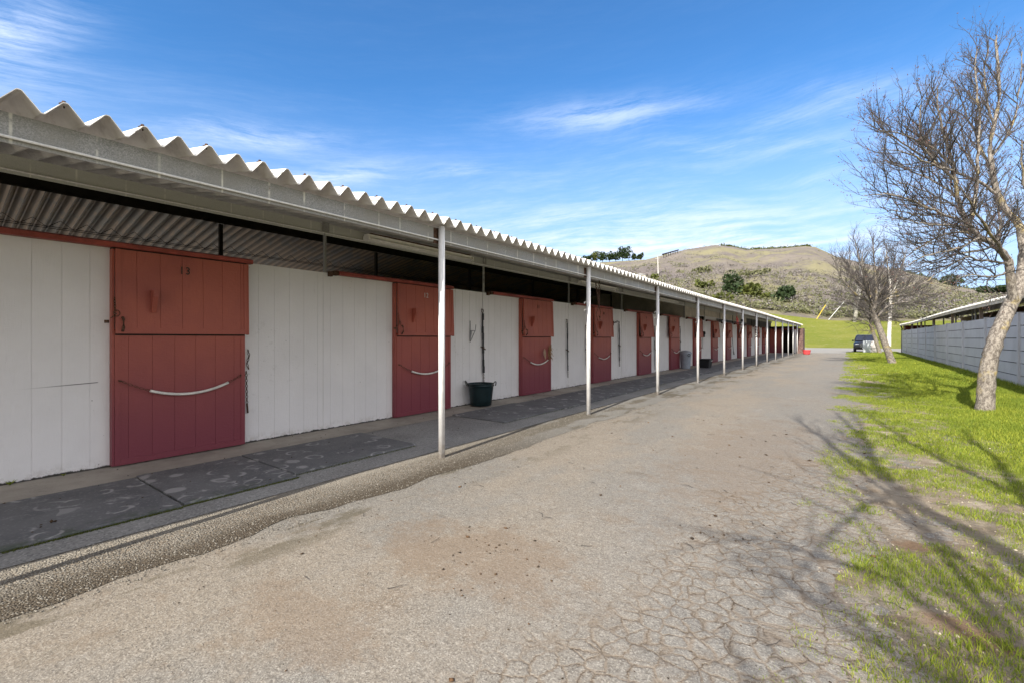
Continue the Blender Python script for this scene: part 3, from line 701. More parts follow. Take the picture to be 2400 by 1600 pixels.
for i, y in enumerate(DY):
    num = 13 - i
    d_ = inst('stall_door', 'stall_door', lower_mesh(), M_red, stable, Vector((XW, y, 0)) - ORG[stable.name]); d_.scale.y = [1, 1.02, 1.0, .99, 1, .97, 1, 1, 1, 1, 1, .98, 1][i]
    if i < 2: d_['label'] = ['red stall door numbered 13 in dark digits', 'red stall door numbered 12 in pale digits'][i]
    tilt = [.018, .03, .035, .045, .085, .03, .07, .09, .06, .075, .04, .06, .08][i]
    shift = {5: -.26}.get(i, 0.0)
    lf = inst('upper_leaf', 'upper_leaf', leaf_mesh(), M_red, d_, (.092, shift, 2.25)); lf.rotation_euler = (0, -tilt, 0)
    if shift: inst('jamb_gap', 'jamb_gap', MB().box(.0, .087, 1.0, 1.24, 1.44, 2.24), M_reddark, d_)
    # the leaf's fittings are sub-parts of the door: placed with the leaf's tilt
    for nm, mb, mm in (('handle', handle_mesh(), M_red), ('latch', latch_mesh(), M_rust)):
        if nm == 'latch' and i > 8: continue
        q = inst(nm, nm, mb, mm, d_, (.092, shift, 2.25)); q.rotation_euler = (0, -tilt, 0)
    c = bpy.data.curves.new('door_number', 'FONT'); c.body = str(num); c.size = .118; c.extrude = .002; c.align_x = 'CENTER'; c.align_y = 'CENTER'; c.space_character = 1.25
    c.bevel_depth = .0008
    c.materials.append(M_pale if i == 1 else M_brass)
    _o = bpy.data.objects.new('door_number', c); C.objects.link(_o); bpy.context.view_layer.update(); _m = bpy.data.meshes.new_from_object(_o); bpy.data.objects.remove(_o)
    q = bpy.data.objects.new('door_number', _m); C.objects.link(q); q.parent = d_; q.rotation_euler = (R(90), 0, R(90)); q.location = (.13 + tilt * .16, .60 + shift, 2.09); q.scale = (.8, 1, 1)
    inst('guard_chain', 'guard_chain', cm, M_rust, d_); inst('guard_hose', 'guard_hose', hose, M_rubberw, d_, smooth=True)
    inst('door_rail', 'door_rail', MB().prism([(.015, 2.268), (.105, 2.268), (.112, 2.275), (.112, 2.315), (.015, 2.342)], 1, -1.06, 1.34), M_rail, stable, Vector((XW, y, 0)) - ORG[stable.name])
    inst('rail_shadow_strip', 'rail_shadow_strip', MB().box(.005, .089, -.02, 1.27, 2.2515, 2.266), M_dark, stable, Vector((XW, y, 0)) - ORG[stable.name]); inst('leaf_shadow_strip', 'leaf_shadow_strip', MB().box(.0865, .0945, .002, 1.248, 1.368, 1.383), M_dark, d_)  # dark strips paint the shadow lines under the rail and upper leaf
    inst('rail_bracket', 'rail_bracket', MB().box(.013, .07, -1.20, -1.15, 2.24, 2.31).box(.013, .085, -1.14, -1.10, 2.262, 2.325).box(.013, .085, -1.09, -1.063, 2.262, 2.325), M_rust, stable, Vector((XW, y, 0)) - ORG[stable.name])
    if i < 5:
        hc = MB().chain([(.03, 1.31, 1.20), (.02, 1.33, 1.12), (.025, 1.30, 1.02), (.03, 1.32, .95)], .032, .004).chain([(.03, 1.29, .93), (.03, 1.30, .52)], .032, .004); hc.tube([(.03, 1.30, .52), (.03, 1.31, .40)], .011, 6)
        inst('tie_chain', 'tie_chain', hc, M_rust, stable, Vector((XW, y, 0)) - ORG[stable.name])
# ------------------------------------------------------------------ tube lamps under the roof
def fixture(y0, y1, two, lab):
    r = empty('tube_lamp', (XW + .12, (y0 + y1) / 2, 2.84), lab, 'strip light', 'tube lamps under the porch roof')
    x = XW + .10
    MB().prism([(x - .06, 2.955), (x + .05, 2.955), (x + .035, 2.905), (x - .04, 2.905)], 1, y0, y1).build('housing', M_white, r)
    MB().box(x - .05, x + .06, y0 + .05, y1 - .05, 2.958, 2.975).build('mounting_strip', M_rust, r)
    for dx in ((-.045, .045) if two else (.0,)):
        MB().tube([(x + dx + .02, y0 + .02, 2.878), (x + dx + .02, y1 - .02, 2.878)], .019, 12).build('lamp_tube', M_white, r, smooth=True)
    for yy in (y0, y1): MB().box(x - .055, x + .085, yy - .012, yy + .012, 2.855, 2.93).build('end_socket', M_white, r)
fixture(4.33, 6.75, True, 'twin-tube strip lamp under the roof crossing behind the nearest whole roof post')
fixture(11.3, 13.7, False, 'single-tube strip lamp under the roof behind the second roof post')
fixture(17.8, 20.2, True, 'twin-tube strip lamp just before the beige boarding under the roof')
# ------------------------------------------------------------------ mats on the walk
MG = 'rubber mats laid along the stable'
def rubber_mat(y0, y1, x0, x1, lab, z0=.014, curl=0.0, name='rubber_mat'):
    b = MB(); n = 12; rr = random.Random(int(y0 * 100)); top = []; 
    for j in range(n + 1):
        yy = y0 + (y1 - y0) * j / n; e = rr.uniform(-.006, .006)
        for xx in (x0, (x0 + x1) / 2, x1 - .04, x1): b.v.append((xx + (e if xx in (x0, x1) else 0), yy + rr.uniform(-.003, .003), z0 + .019 + curl * (abs(j / n - .5) * 2) ** 6 * (1 if xx > x1 - .05 else .3)))
    for j in range(n + 1):
        yy = y0 + (y1 - y0) * j / n
        for xx in (x0, (x0 + x1) / 2, x1 - .04, x1): b.v.append((xx, yy, z0 + .001))
    q = (n + 1) * 4
    for j in range(n):
        for i in range(3): b.f.append((j * 4 + i, j * 4 + i + 1, (j + 1) * 4 + i + 1, (j + 1) * 4 + i))
        b.f.append((j * 4 + 3, q + j * 4 + 3, q + (j + 1) * 4 + 3, (j + 1) * 4 + 3)); b.f.append((j * 4, (j + 1) * 4, q + (j + 1) * 4, q + j * 4))
    for i in range(3): b.f.append((i, q + i, q + i + 1, i + 1)); b.f.append((n * 4 + i, n * 4 + i + 1, q + n * 4 + i + 1, q + n * 4 + i))
    b.f = [tuple(f) for f in b.f]
    o = b.build(name, M_mat, loc=(0.5 * (x0 + x1), .5 * (y0 + y1), z0)); tag(o, lab, 'rubber mat', MG); return o
rubber_mat(.37, 1.325, -5.40, -4.22, 'square black mat with pale hoof prints before door 13, nearest the viewer')
rubber_mat(1.35, 2.27, -5.46, -4.24, 'black mat with curved hoof prints, second from the left edge of the photo')
rubber_mat(2.295, 3.83, -5.48, -4.33, 'longer black mat ending the first mat row, between doors 13 and 12')
rubber_mat(-1.0, .345, -5.40, -4.2, 'black mat that continues the row beyond the left edge')
ordn = ['second', 'third', 'fourth', 'fifth', 'sixth', 'seventh', 'eighth', 'ninth', 'tenth', 'eleventh', 'twelfth', 'thirteenth', 'fourteenth', 'fifteenth', 'sixteenth', 'seventeenth', 'eighteenth', 'nineteenth', 'twentieth', 'twenty-first', 'twenty-second', 'twenty-third', 'twenty-fourth']
y = 5.68; k = 0; rm = random.Random(8)
while y < 45.5:
    L = 1.80; dx = rm.uniform(-.06, .06) if k else 0
    rubber_mat(y, y + L, -5.50 + dx, -4.36 + dx, 'grey rubber mat nearest the green tub, first of the long row' if k == 0 else 'grey rubber mat, %s of the long row starting beside the green tub' % ordn[k - 1]); y += L + .015 + rm.uniform(0, .02); k += 1
# ------------------------------------------------------------------ tubs and bins
M_green = simple('dark_green_plastic', (.006, .019, .022), .35, 6, .4)
def tub(name, lab, cat, c, r0, r1, h, m, rope=None):
    r = empty(name, c, lab, cat)
    prof = [(0, .012), (r0 * .9, .0), (r0, .012)] + [(r0 + (r1 - r0) * t_, h * t_) for t_ in (.25, .5, .75, .84)] + [(r1 * 1.0, h * .88), (r1 * 1.035, h * .885), (r1 * 1.035, h * .93), (r1, h * .935), (r1 * 1.01, h * .97), (r1 * 1.05, h * .985), (r1 * 1.05, h), (r1 * .98, h), (r1 * .95, h * .9), (r0 * .93, .03), (0, .03)]
    MB().lathe(prof, c, 36).build('body', m, r, smooth=True)
    if rope:
        for a in rope:
            ux, uy = math.cos(a), math.sin(a); P = []
            for i in range(9):
                q = math.pi * i / 8; P.append((c[0] + ux * (r1 + .02 + .035 * math.sin(q)) - uy * .085 * math.cos(q), c[1] + uy * (r1 + .02 + .035 * math.sin(q)) + ux * .085 * math.cos(q), c[2] + h * .90 + .085 * math.sin(q)))
            MB().tube(P, .011, 7).build('rope_handle', M_rope if False else simple('grey_rope', (.12, .12, .11), .4, 60, .9), r, smooth=True)
    return r
g = gnd(1129, 951, .035)
tub('muck_tub', 'dark green tub with rope handles standing on the mat beside door 12', 'tub', (g.x - .12, g.y + .12, .034), .205, .252, .43, M_green, rope=(R(215), R(15)))
M_bin = simple('grey_blue_bin_plastic', (.33, .37, .43), .15, 8, .5)
g = gnd(1603.6, 864, .015); bx, by = g.x, g.y + .2
r = empty('rubbish_bin', (bx, by, .014), 'light grey lidded bin standing against the white wall', 'bin')
MB().lathe([(0, .0), (.185, .0), (.195, .03), (.235, .66), (.245, .68), (.245, .70), (.225, .70)], (bx, by, .014), 28).build('body', M_bin, r, smooth=True)
MB().lathe([(.262, .655), (.268, .67), (.262, .72), (.235, .73), (.21, .765), (.12, .80), (0, .815)], (bx, by, .014), 28).build('lid', M_bin, r, smooth=True)
MB().torus((bx + .20, by - .19, .62), .055, .012, (1, -1, .0), 14, 6).build('handle', M_black, r)
g0, g1_ = gnd(1639, 862, .03), gnd(1663, 862, .03)
tx, ty = (g0.x + g1_.x) / 2, (g0.y + g1_.y) / 2 + .2
r = empty('feed_tub', (tx, ty, .034), 'black rectangular tub on the mats behind a roof post, right of the grey bin', 'tub')
b = MB(); z0, hh = .034, .40
for (s_, zz, k_) in ((.80, 0, 1), (1.0, hh, 1), (.94, hh, 1), (.76, .03, 1)):
    for (ux, uy) in ((-1, -1), (1, -1), (1, 1), (-1, 1)): b.v.append((tx + ux * .23 * s_, ty + uy * .31 * s_, z0 + zz))
for L in range(3):
    for i in range(4): j = (i + 1) % 4; b.f.append((L * 4 + i, L * 4 + j, L * 4 + 4 + j, L * 4 + 4 + i))
b.f += [(3, 2, 1, 0), (12, 13, 14, 15)]
b.box(tx - .25, tx + .25, ty - .335, ty - .312, z0 + hh - .035, z0 + hh); b.box(tx + .232, tx + .252, ty - .31, ty + .31, z0 + hh - .035, z0 + hh)
b.build('body', M_black, r)
MB().tube([(tx + .25, ty - .1, z0 + .3), (tx + .28, ty - .08, z0 + .33), (tx + .28, ty + .08, z0 + .33), (tx + .25, ty + .1, z0 + .3)], .012, 6).build('handle', M_rubberw, r)
g = gnd(1890, 830, 0)
tub('feed_tub', 'small red tub on the gravel past the far end of the stable', 'tub', (g.x, g.y + .25, .0), .25, .31, .38, simple('red_plastic', (.62, .07, .075), .15, 8, .4))
# ------------------------------------------------------------------ things on walls and posts
def wpt(px, py, off=.03):      # point on the wall plane (x = XW + off) seen at px, py
    k = (px - 1200) / F; a = -(XW + off); y = a * (ct + st * k) / (st - ct * k); Z = a * st + ct * y
    return Vector((XW + off, y, H + (Y0 - py) / F * Z))
def ppt(px, py, off=0.0):
    k = (px - 1200) / F; a = -(XP + off); y = a * (ct + st * k) / (st - ct * k); Z = a * st + ct * y
    return Vector((XP + off, y, H + (Y0 - py) / F * Z))
def strap(px, py0, py1, lab, wd=.045):
    a, c = wpt(px, py0, .035), wpt(px, py1, .035); r = empty('wall_strap', a, lab, 'strap', 'black straps hanging on the wall')
    n = 9; b = MB(); rr = random.Random(int(px))
    P = [(a.x + rr.uniform(0, .012), a.y + rr.uniform(-.008, .008) + .03 * i / n, a.z + (c.z - a.z) * i / n) for i in range(n + 1)]
    for q0, q1 in zip(P, P[1:]): b.box(min(q0[0], q1[0]) - .004, max(q0[0], q1[0]) + .006, q0[1] - wd / 2, q1[1] + wd / 2, q1[2] - .002, q0[2] + .002)
    b.build('webbing', M_black, r)
    b = MB(); b.torus((a.x, a.y, a.z + .05), .04, .007, (1, .2, 0), 12, 5); b.tube([(XW + .005, a.y, a.z + .09), (a.x + .01, a.y, a.z + .085)], .01, 6); b.build('ring', M_rust, r)
    zz = (a.z + c.z) * .5 - .1; b = MB(); b.tube([(a.x + .01, a.y - .07, zz + .03), (a.x + .03, a.y, zz), (a.x + .01, a.y + .08, zz - .03)], .012, 6); b.chain([(a.x + .01, c.y + .02, c.z), (a.x + .01, c.y + .03, c.z - .18)], .03, .005); b.build('snap_hook', M_rust, r)
strap(1131, 735, 873, 'long black strap on the wall directly above the green tub')
strap(1329, 757, 868, 'black strap on the wall between the two doors left of the second roof post', .03)
strap(1451, 760, 845, 'short black strap with a hook on the wall right of the second roof post', .05)
strap(1594, 770, 820, 'dark strap on the wall above the grey bin', .035)
for px, lab in ((1374, 'black strap half hidden behind the second roof post'), (1534, 'black strap half hidden behind the third roof post')):
    strap(px, 770, 855, lab, .04)
# folding saddle rack
a = wpt(1102, 752, .02); r = empty('saddle_rack', a, 'thin grey metal saddle rack folded on the white wall left of the black strap', 'rack')
b = MB(); b.tube([a, a + Vector((0, .0, -.42))], .009, 6); b.tube([a + Vector((0, 0, -.20)), a + Vector((.09, .05, -.20)), a + Vector((.10, .06, -.08))], .008, 6); b.tube([a + Vector((.085, .05, -.20)), a + Vector((0, .0, -.42))], .008, 6); b.prism([(a.y - .002, a.z - .21), (a.y + .05, a.z - .21), (a.y, a.z - .40)], 0, a.x, a.x + .006)
b.build('frame', simple('dull_grey_steel', (.25, .25, .25), .3, 30, .5, .4), r)
a = wpt(1438, 756, .02); r = empty('bridle_hook', a, 'small black hook on the wall beside the second roof post', 'hook')
b = MB(); b.tube([a + Vector((0, -.05, 0)), a + Vector((.05, 0, .01)), a + Vector((.10, .08, .05))], .012, 6); b.tube([a + Vector((0, 0, -.10)), a + Vector((0, 0, .05))], .012, 6); b.tube([a + Vector((.03, -.02, -.02)), a + Vector((.08, .06, 0)), a + Vector((.10, .1, .04))], .009, 6); b.build('hook', M_black, r)
a = wpt(1647, 783, .03); r = empty('outlet_box', a, 'dark electrical box with conduit on the wall above the black tub', 'outlet box')
b = MB(); b.box(a.x - .02, a.x + .09, a.y - .09, a.y + .09, a.z - .16, a.z + .14); b.torus((a.x + .1, a.y, a.z + .05), .07, .02, (1, 0, 0), 12, 6); b.build('box', M_black, r)
MB().tube([(a.x, a.y, a.z + .14), (a.x, a.y, 2.29)], .014, 6).tube([(a.x, a.y, a.z - .16), (a.x, a.y, a.z - .72), (a.x, a.y + .2, a.z - .74)], .014, 6).build('conduit', M_galv, r)
a = wpt(1715, 777, .04); r = empty('yard_rake', a, 'long-handled fork leaning on the white wall toward the far end of the stable', 'fork')
MB().tube([a, a + Vector((.08, .12, -1.25))], .016, 6).build('shaft', M_dark, r)
b = MB(); q = a + Vector((.08, .12, -1.25))
for i in range(-3, 4): b.tube([q + Vector((0, i * .03, 0)), q + Vector((.03, i * .045, -.22))], .007, 4)
b.tube([q + Vector((0, -.1, 0)), q + Vector((0, .1, 0))], .012, 5); b.build('tines', M_black, r)
# chain and hook hanging from the eave beam
a = ppt(1405, 642, -.25); a.z = 2.56; r = empty('hanging_chain', a, 'chain with open wire hooks hanging beside the second roof post', 'chain')
low = a + Vector((0, -.02, -.60)); b = MB(); b.chain([a, low], .045, .006); b.chain([a + Vector((0, -.16, -.16)), low], .045, .006); b.build('chain_links', M_rust, r)
b = MB(); b.tube([low, low + Vector((0, -.11, -.12)), low + Vector((0, -.10, -.20)), low + Vector((0, -.06, -.28)), low + Vector((0, -.04, -.26))], .006, 6); b.tube([low, low + Vector((0, .07, -.11)), low + Vector((0, .05, -.22)), low + Vector((0, -.0, -.18)), low + Vector((0, .05, -.26))], .006, 6); b.build('wire_hook', M_rust, r)
# red halter and dark bridle on the farther posts
a = ppt(1727, 744, -.08); r = empty('halter', (a.x, a.y, 2.38), 'red halter hanging from the roof beam left of the sixth roof post', 'halter')
b = MB(); b.tube([(a.x, a.y, 2.39), (a.x, a.y, 2.25)], .008, 5)
for k_, (dy, dz, rr_) in enumerate(((0, 2.17, .075), (.03, 2.08, .07), (-.03, 2.10, .085), (.0, 1.98, .06))): b.torus((a.x + .01 * k_, a.y + dy, dz), rr_, .013, (1, .4 - .3 * k_, .1), 14, 5)
b.build('webbing', simple('red_nylon', (.38, .06, .05), .3, 20, .7), r)
y7 = 3.64 + 6 * S; r = empty('bridle', (XP, y7, 1.9), 'dark bridle with pale buckles wound round the seventh roof post', 'bridle')
b = MB()
for z_ in np.arange(1.40, 1.90, .055): b.torus((XP, y7, z_), .045 + .012 * math.sin(z_ * 40), .016, (.2 * math.sin(z_ * 30), .1, 1), 14, 5)
b.build('straps', M_black, r)
b = MB()
for z_ in (1.45, 1.55, 1.68, 1.80): b.box(XP - .03, XP + .0, y7 - .075, y7 - .06, z_, z_ + .03)
b.build('buckle', M_white, r)
# tan rope hanks by the door 11
a = wpt(1276, 825, .14); 
r = empty('rope_hank', a, 'tan rope hank hanging on the red door with the frayed bundle beside it', 'rope')
b = MB(); 
for q in range(5): b.torus(a + Vector((.008 * q, 0, -.02 * q)), .032, .006, (1, .1 * q, 0), 14, 5, 2.6, (0, .1, 1))
b.build('coil', simple('pale_rope', (.50, .36, .26), .3, 60, .9), r)
a = wpt(1285, 818, .09); r = empty('hay_bundle', a, 'frayed brown twine bundle hung at the edge of the red door', 'twine bundle')
b = MB(); rr = random.Random(2)
for q in range(160):
    u = Vector((rr.gauss(0, .03), rr.gauss(.05, .04), rr.uniform(-.22, .12))); v = Vector((rr.gauss(0, .02), rr.gauss(0, .03), rr.uniform(-.10, -.03)))
    b.tube([a + u, a + u + v * .5 + Vector((rr.gauss(0, .01), rr.gauss(0, .01), 0)), a + u + v], .0035, 3)
b.build('strands', M_rope, r)
# conduit elbow on the sixth post
a = ppt(1738, 742, 0); y6 = 3.64 + 5 * S; r = empty('conduit_elbow', (XP, y6, 2.2), 'grey conduit bend strapped to the sixth roof post', 'conduit')
MB().tube([(XP - .1, y6 - .5, 2.37), (XP - .06, y6 - .12, 2.36), (XP - .05, y6 - .05, 2.30), (XP - .05, y6 - .045, 1.9), (XP - .12, y6 - .08, 1.6)], .014, 7).build('pipe', M_galv, r); MB().box(XP - .07, XP + .02, y6 - .07, y6 - .038, 2.05, 2.16).build('junction_box', M_black, r)
# ------------------------------------------------------------------ the second stable, right of the lawn
barn2 = empty('plank_stable', (XF + 1, 30, .1), 'low stable with a pale grey plank wall and open eaves behind the right-hand trees', 'stable')
BY = [17.4 - 3.655 * 2 + 3.655 * i for i in range(12)]
for y0, y1 in zip(BY, BY[1:]):
    b = MB(); z = .0
    for i in range(6):
        z1 = .36 + i * .325; z0 = -.05 if i == 0 else z1 - .325 + .022
        b.box(XF, XF + .034, y0 + .04, y1 - .04, z0, z1)
    b.build('plank_panel', M_fence, barn2); MB().box(XF + .036, XF + .043, y0 + .03, y1 - .03, .0, 1.98).build('backing_board', M_dark, barn2)
for y in BY: MB().box(XF - .045, XF + .075, y - .06, y + .06, -.05, 2.02).build('wall_post', M_fence, barn2)
def z2(x): return 2.44 + SLOPE * (x - XF + .15)
ya, yb = 8.0, BY[-1] + .5
b = MB(); P = []; y = ya
V = []; prof = roof_profile(ya, yb)
n = len(prof)
for x in (XF - .16, XF + 5.9):
    for dz in (0, -.012):
        for (y, h) in prof: V.append((x, y, z2(x) + h * .8 + dz + .025 * math.sin(y * .25 + 1)))
Fc = []
for i in range(n - 1): Fc += [(i, i + 1, 2 * n + i + 1, 2 * n + i), (n + i, 3 * n + i, 3 * n + i + 1, n + i + 1), (i, n + i, n + i + 1, i + 1)]
link_mesh('roof_sheet', V, Fc, M_roof, barn2)
ys = list(np.arange(ya, yb, 2.0)) + [yb]; b = MB(); k = 4
for yy in ys:
    zz = z2(XF - .12) + .025 * math.sin(yy * .25 + 1)
    b.v += [(XF - .13, yy, zz - .095), (XF - .10, yy, zz - .095), (XF - .10, yy, zz - .012), (XF - .13, yy, zz - .012)]
for j in range(len(ys) - 1):
    for i in range(4): i2 = (i + 1) % 4; b.f.append((j * 4 + i, j * 4 + i2, j * 4 + 4 + i2, j * 4 + 4 + i))
b.build('eave_board', M_beige, barn2)
for i, y in enumerate(np.arange(9.5, yb, 1.83)):
    if i % 3 == 1: MB().box(XF + .05, XF + .14, y - .045, y + .045, 0, z2(XF) - .02).build('stud', simple('pinkish_timber', (.33, .25, .21), .3, 6, .8) if i == 1 else bpy.data.materials['pinkish_timber'], barn2)
    else: MB().tube([(XF + .25 + .2 * (i % 2), y, 0), (XF + .25 + .2 * (i % 2), y, z2(XF + .3) - .02)], .03, 8).build('pipe_stud', M_galv, barn2)
MB().box(XF + 3.6, XF + 3.65, ya, yb, 0, 3.0).build('inner_wall', M_reddark, barn2)
MB().box(XF + .05, XF + 3.6, yb - .55, yb - .5, 0, 2.42).build('end_wall', M_reddark, barn2)
MB().box(XF + 2.0, XF + 2.04, 24.4, 25.6, 1.5, 2.35).build('loft_board', M_fence, barn2)
MB().tube([(XF - .1, yb - .5, 2.38), (XF - .02, yb - .35, 2.2), (XF - .04, yb - .33, .1)], .05, 8).build('downpipe', M_dark, barn2)
# ------------------------------------------------------------------ cars, cabinet
import bmesh
def bev(name, mb, m, parent, w=.03, seg=2, **kw):
    o = mb.build(name, m, parent, **kw); bm = bmesh.new(); bm.from_mesh(o.data); bmesh.ops.remove_doubles(bm, verts=bm.verts, dist=1e-5)
    bmesh.ops.bevel(bm, geom=[e for e in bm.edges if len(e.link_faces) == 2 and e.calc_face_angle(0) > .5], offset=w, segments=seg, affect='EDGES', clamp_overlap=True); bmesh.ops.recalc_face_normals(bm, faces=bm.faces)
    bm.to_mesh(o.data); bm.free(); o.data.polygons.foreach_set('use_smooth', [True] * len(o.data.polygons)); return o
M_car = simple('black_car_paint', (.012, .013, .016), .1, 3, .12, 0, 0.0, spec=.7)
M_chrome = simple('bright_chrome', (.6, .6, .6), .1, 3, .15, 1.0, 0.0)
cx, cy, cz = 1.25, 57.3, -.01
car = empty('parked_car', (cx, cy, cz), 'black SUV parked facing us at the end of the lawn behind the leaning tree', 'car')
# local frame: front towards -y; side profile (y, z) extruded over x
def cp(pts): return [(cy + a, cz + b_) for a, b_ in pts]
bev('body', MB().prism(cp([(0.05, .30), (.02, .62), (.10, .86), (.35, .98), (1.15, 1.08), (4.55, 1.10), (4.72, .75), (4.70, .34), (4.2, .28), (.5, .26)]), 0, cx - .95, cx + .95), M_car, car, .09, 3)
b = MB(); base = cp([(1.15, 1.07), (1.85, 1.68), (2.1, 1.73), (4.2, 1.70), (4.62, 1.09)])
nb = len(base)
for sx, ins in ((-1, 0), (1, 0)):
    for (yy, zz) in base: b.v.append((cx + sx * (.90 - .20 * max(0, (zz - cz - 1.08) / .65)), yy, zz))
b.f += [tuple(range(nb)), tuple(range(nb, 2 * nb))[::-1]]
for i in range(nb): j = (i + 1) % nb; b.f.append((i, nb + i, nb + j, j))
bev('cabin', b, M_car, car, .05, 2)
b = MB(); 
def q3(xa, ya_, za): return (cx + xa, cy + ya_, cz + za)
b.v += [q3(-.80, 1.20, 1.12), q3(.80, 1.20, 1.12), q3(.66, 1.76, 1.62), q3(-.66, 1.76, 1.62)]; b.v += [(v[0], v[1] - .02, v[2] + .02) for v in b.v[:4]]
b.f += [(0, 1, 2, 3), (7, 6, 5, 4), (0, 4, 5, 1), (1, 5, 6, 2), (2, 6, 7, 3), (3, 7, 4, 0)]; b.build('windscreen', M_glass, car)
for s_ in (-1, 1):
    b = MB(); P = [(1.50, 1.14), (1.95, 1.60), (2.75, 1.62), (2.75, 1.14)], [(2.85, 1.14), (2.85, 1.62), (4.1, 1.58), (4.4, 1.14)]
    for pl in P:
        n0 = len(b.v)
        for d_ in (.006, .02):
            for (yy, zz) in pl: b.v.append((cx + s_ * (.90 - .20 * (zz - 1.08) / .65 + d_), cy + yy, cz + zz))
        b.f += [(n0, n0 + 1, n0 + 2, n0 + 3), (n0 + 7, n0 + 6, n0 + 5, n0 + 4)] + [(n0 + i, n0 + 4 + i, n0 + 4 + (i + 1) % 4, n0 + (i + 1) % 4) for i in range(4)]
    b.build('side_window', M_glass, car)
    bev('mirror', MB().box(cx + s_ * 1.0 - .09, cx + s_ * 1.0 + .09, cy + 1.42, cy + 1.54, cz + 1.08, cz + 1.22), M_car, car, .03)
    bev('headlight', MB().box(cx + s_ * .70 - .19, cx + s_ * .70 + .19, cy + .035, cy + .20, cz + .70, cz + .86), M_chrome, car, .03)
    for yy in (.85, 3.75):
        c_ = (cx + s_ * .84, cy + yy, cz + .36); wh = MB()
        prof = [(.20, -.11), (.33, -.115), (.365, -.08), (.365, .08), (.33, .115), (.20, .11)]
        n = 24
        for (rr_, dx) in prof:
            for k in range(n): a = 2 * math.pi * k / n; wh.v.append((c_[0] + dx, c_[1] + rr_ * math.cos(a), c_[2] + rr_ * math.sin(a)))
        for i in range(len(prof) - 1):
            for k in range(n): k2 = (k + 1) % n; wh.f.append((i * n + k, i * n + k2, (i + 1) * n + k2, (i + 1) * n + k))
        tyre = wh.build('wheel', M_black, car, smooth=True)
        rim = MB()
        for k in range(5):
            a = 2 * math.pi * k / 5; rim.tube([(c_[0] + s_ * .09, c_[1], c_[2]), (c_[0] + s_ * .08, c_[1] + .21 * math.cos(a), c_[2] + .21 * math.sin(a))], .03, 5)
        rim.build('rim', M_chrome, tyre)
b = MB(); 
for z_ in (.50, .58, .66, .74): b.box(cx - .42, cx + .42, cy + .0, cy + .035, cz + z_, cz + z_ + .03)
b.build('grille', M_chrome, car); MB().box(cx - .26, cx + .26, cy - .012, cy + .008, cz + .40, cz + .48).build('number_plate', M_white, car)
P = [(cx - .55, cy + 2.0, cz + 1.72)]
for i in range(1, 9): u = i / 8; P.append((cx - .55 - .35 * u - .8 * u * u, cy + 2.0 + .2 * u, cz + 1.72 + 2.3 * u - .9 * u * u))
MB().tube(P, .012, 5).build('whip_aerial', M_black, car)
g = gnd(2040, 822, .05); ux, uy = g.x, 55.2
g = at(2040, 822, 43.0); ux, uy = g.x, g.y
cab = empty('utility_cabinet', (ux, uy, .02), 'pale grey metal cabinet with two doors standing in front of the black SUV', 'cabinet')
M_cab = simple('pale_grey_enamel', (.52, .55, .56), .2, 2, .5)
bev('cabinet_body', MB().box(ux - .56, ux + .58, uy, uy + .6, .0, 1.14), M_cab, cab, .015, 1)
for s_ in (0, 1): bev('cabinet_door', MB().box(ux - .54 + s_ * .56, ux - .0 + s_ * .56, uy - .025, uy - .003, .06, 1.10), M_cab if s_ == 0 else simple('pinkish_grey_enamel', (.50, .46, .43), .2, 2, .6), cab, .008, 1)
# ------------------------------------------------------------------ poles beyond the yard
M_pole = simple('weathered_pole_wood', (.50, .47, .43), .4, 3, .9)
a = hit(2002.4, 756); Zp = -a.x * st + a.y * ct; top = at(2022, 612, Zp)
r = empty('utility_pole', a, 'leaning pale utility pole on the crest of the green bank', 'utility pole')
MB().tube([a - Vector((0, 0, .5)), a.lerp(top, .5), top], [.42, .38, .30], 12).build('pole', M_pole, r, smooth=True)
b = MB(); b.lathe([(0, 0), (.28, 0), (.30, .1), (.30, .9), (.2, 1.05), (0, 1.1)], (top.x - .3, top.y - .2, top.z - 1.6), 14); b.build('transformer', simple('pale_transformer_grey', (.60, .62, .62), .1, 3, .4), r, smooth=True)
def guy(px, py, px2, py2, px3, py3, m, lab):
    a = hit(px, py); Zp = -a.x * st + a.y * ct; c = at(px2, py2, Zp); e = at(px3, py3, Zp)
    r = empty('guy_wire', a, lab, 'guy wire'); MB().tube([a, c], .06, 7).build('guard_sleeve', m, r); MB().tube([c, e], .018, 4).build('wire', M_galv, r)
guy(1914, 749, 1935, 715, 1972, 655, simple('yellow_plastic_sleeve', (.75, .50, .03), .1, 3, .5), 'guy wire with a yellow sleeve on the green bank')
guy(1942, 750, 1978, 708, 2008, 668, simple('white_plastic_sleeve', (.7, .7, .68), .1, 3, .5), 'guy wire with a white sleeve beside the leaning utility pole')
a = hit(1543, 646); Zp = -a.x * st + a.y * ct; top = at(1541.5, 601, Zp)
r = empty('utility_pole', a, 'lone pale pole standing on the hillside above the stable roof', 'utility pole'); MB().tube([a - Vector((0, 0, .5)), top], [.30, .22], 8).build('pole', M_pole, r); q = top - Vector((0, 0, .8)); MB().tube([q - Vector((1.0, 0, 0)), q + Vector((1.0, 0, 0))], .09, 5).build('crossarm', M_pole, r)
a = at(1553, 597, 300); c = at(1590, 586.5, 320)
r = empty('ridge_shed', (a + c) / 2 - Vector((0, 0, 3)), 'thin dark roofline along the left shoulder of the hill', 'shed')
MB().tube([a, c], [.55, .45], 6).build('roof', M_dark, r)
b = MB(); 
for i in range(7): q = a.lerp(c, (i + .5) / 7); b.tube([q, Vector((q.x, q.y, terrain(q.x, q.y) - .5))], .2, 5)
b.build('supports', M_dark, r)
a = hit(1504, 655); r = empty('small_shed', a, 'small grey roof showing just above the stable roof on the hillside', 'shed')
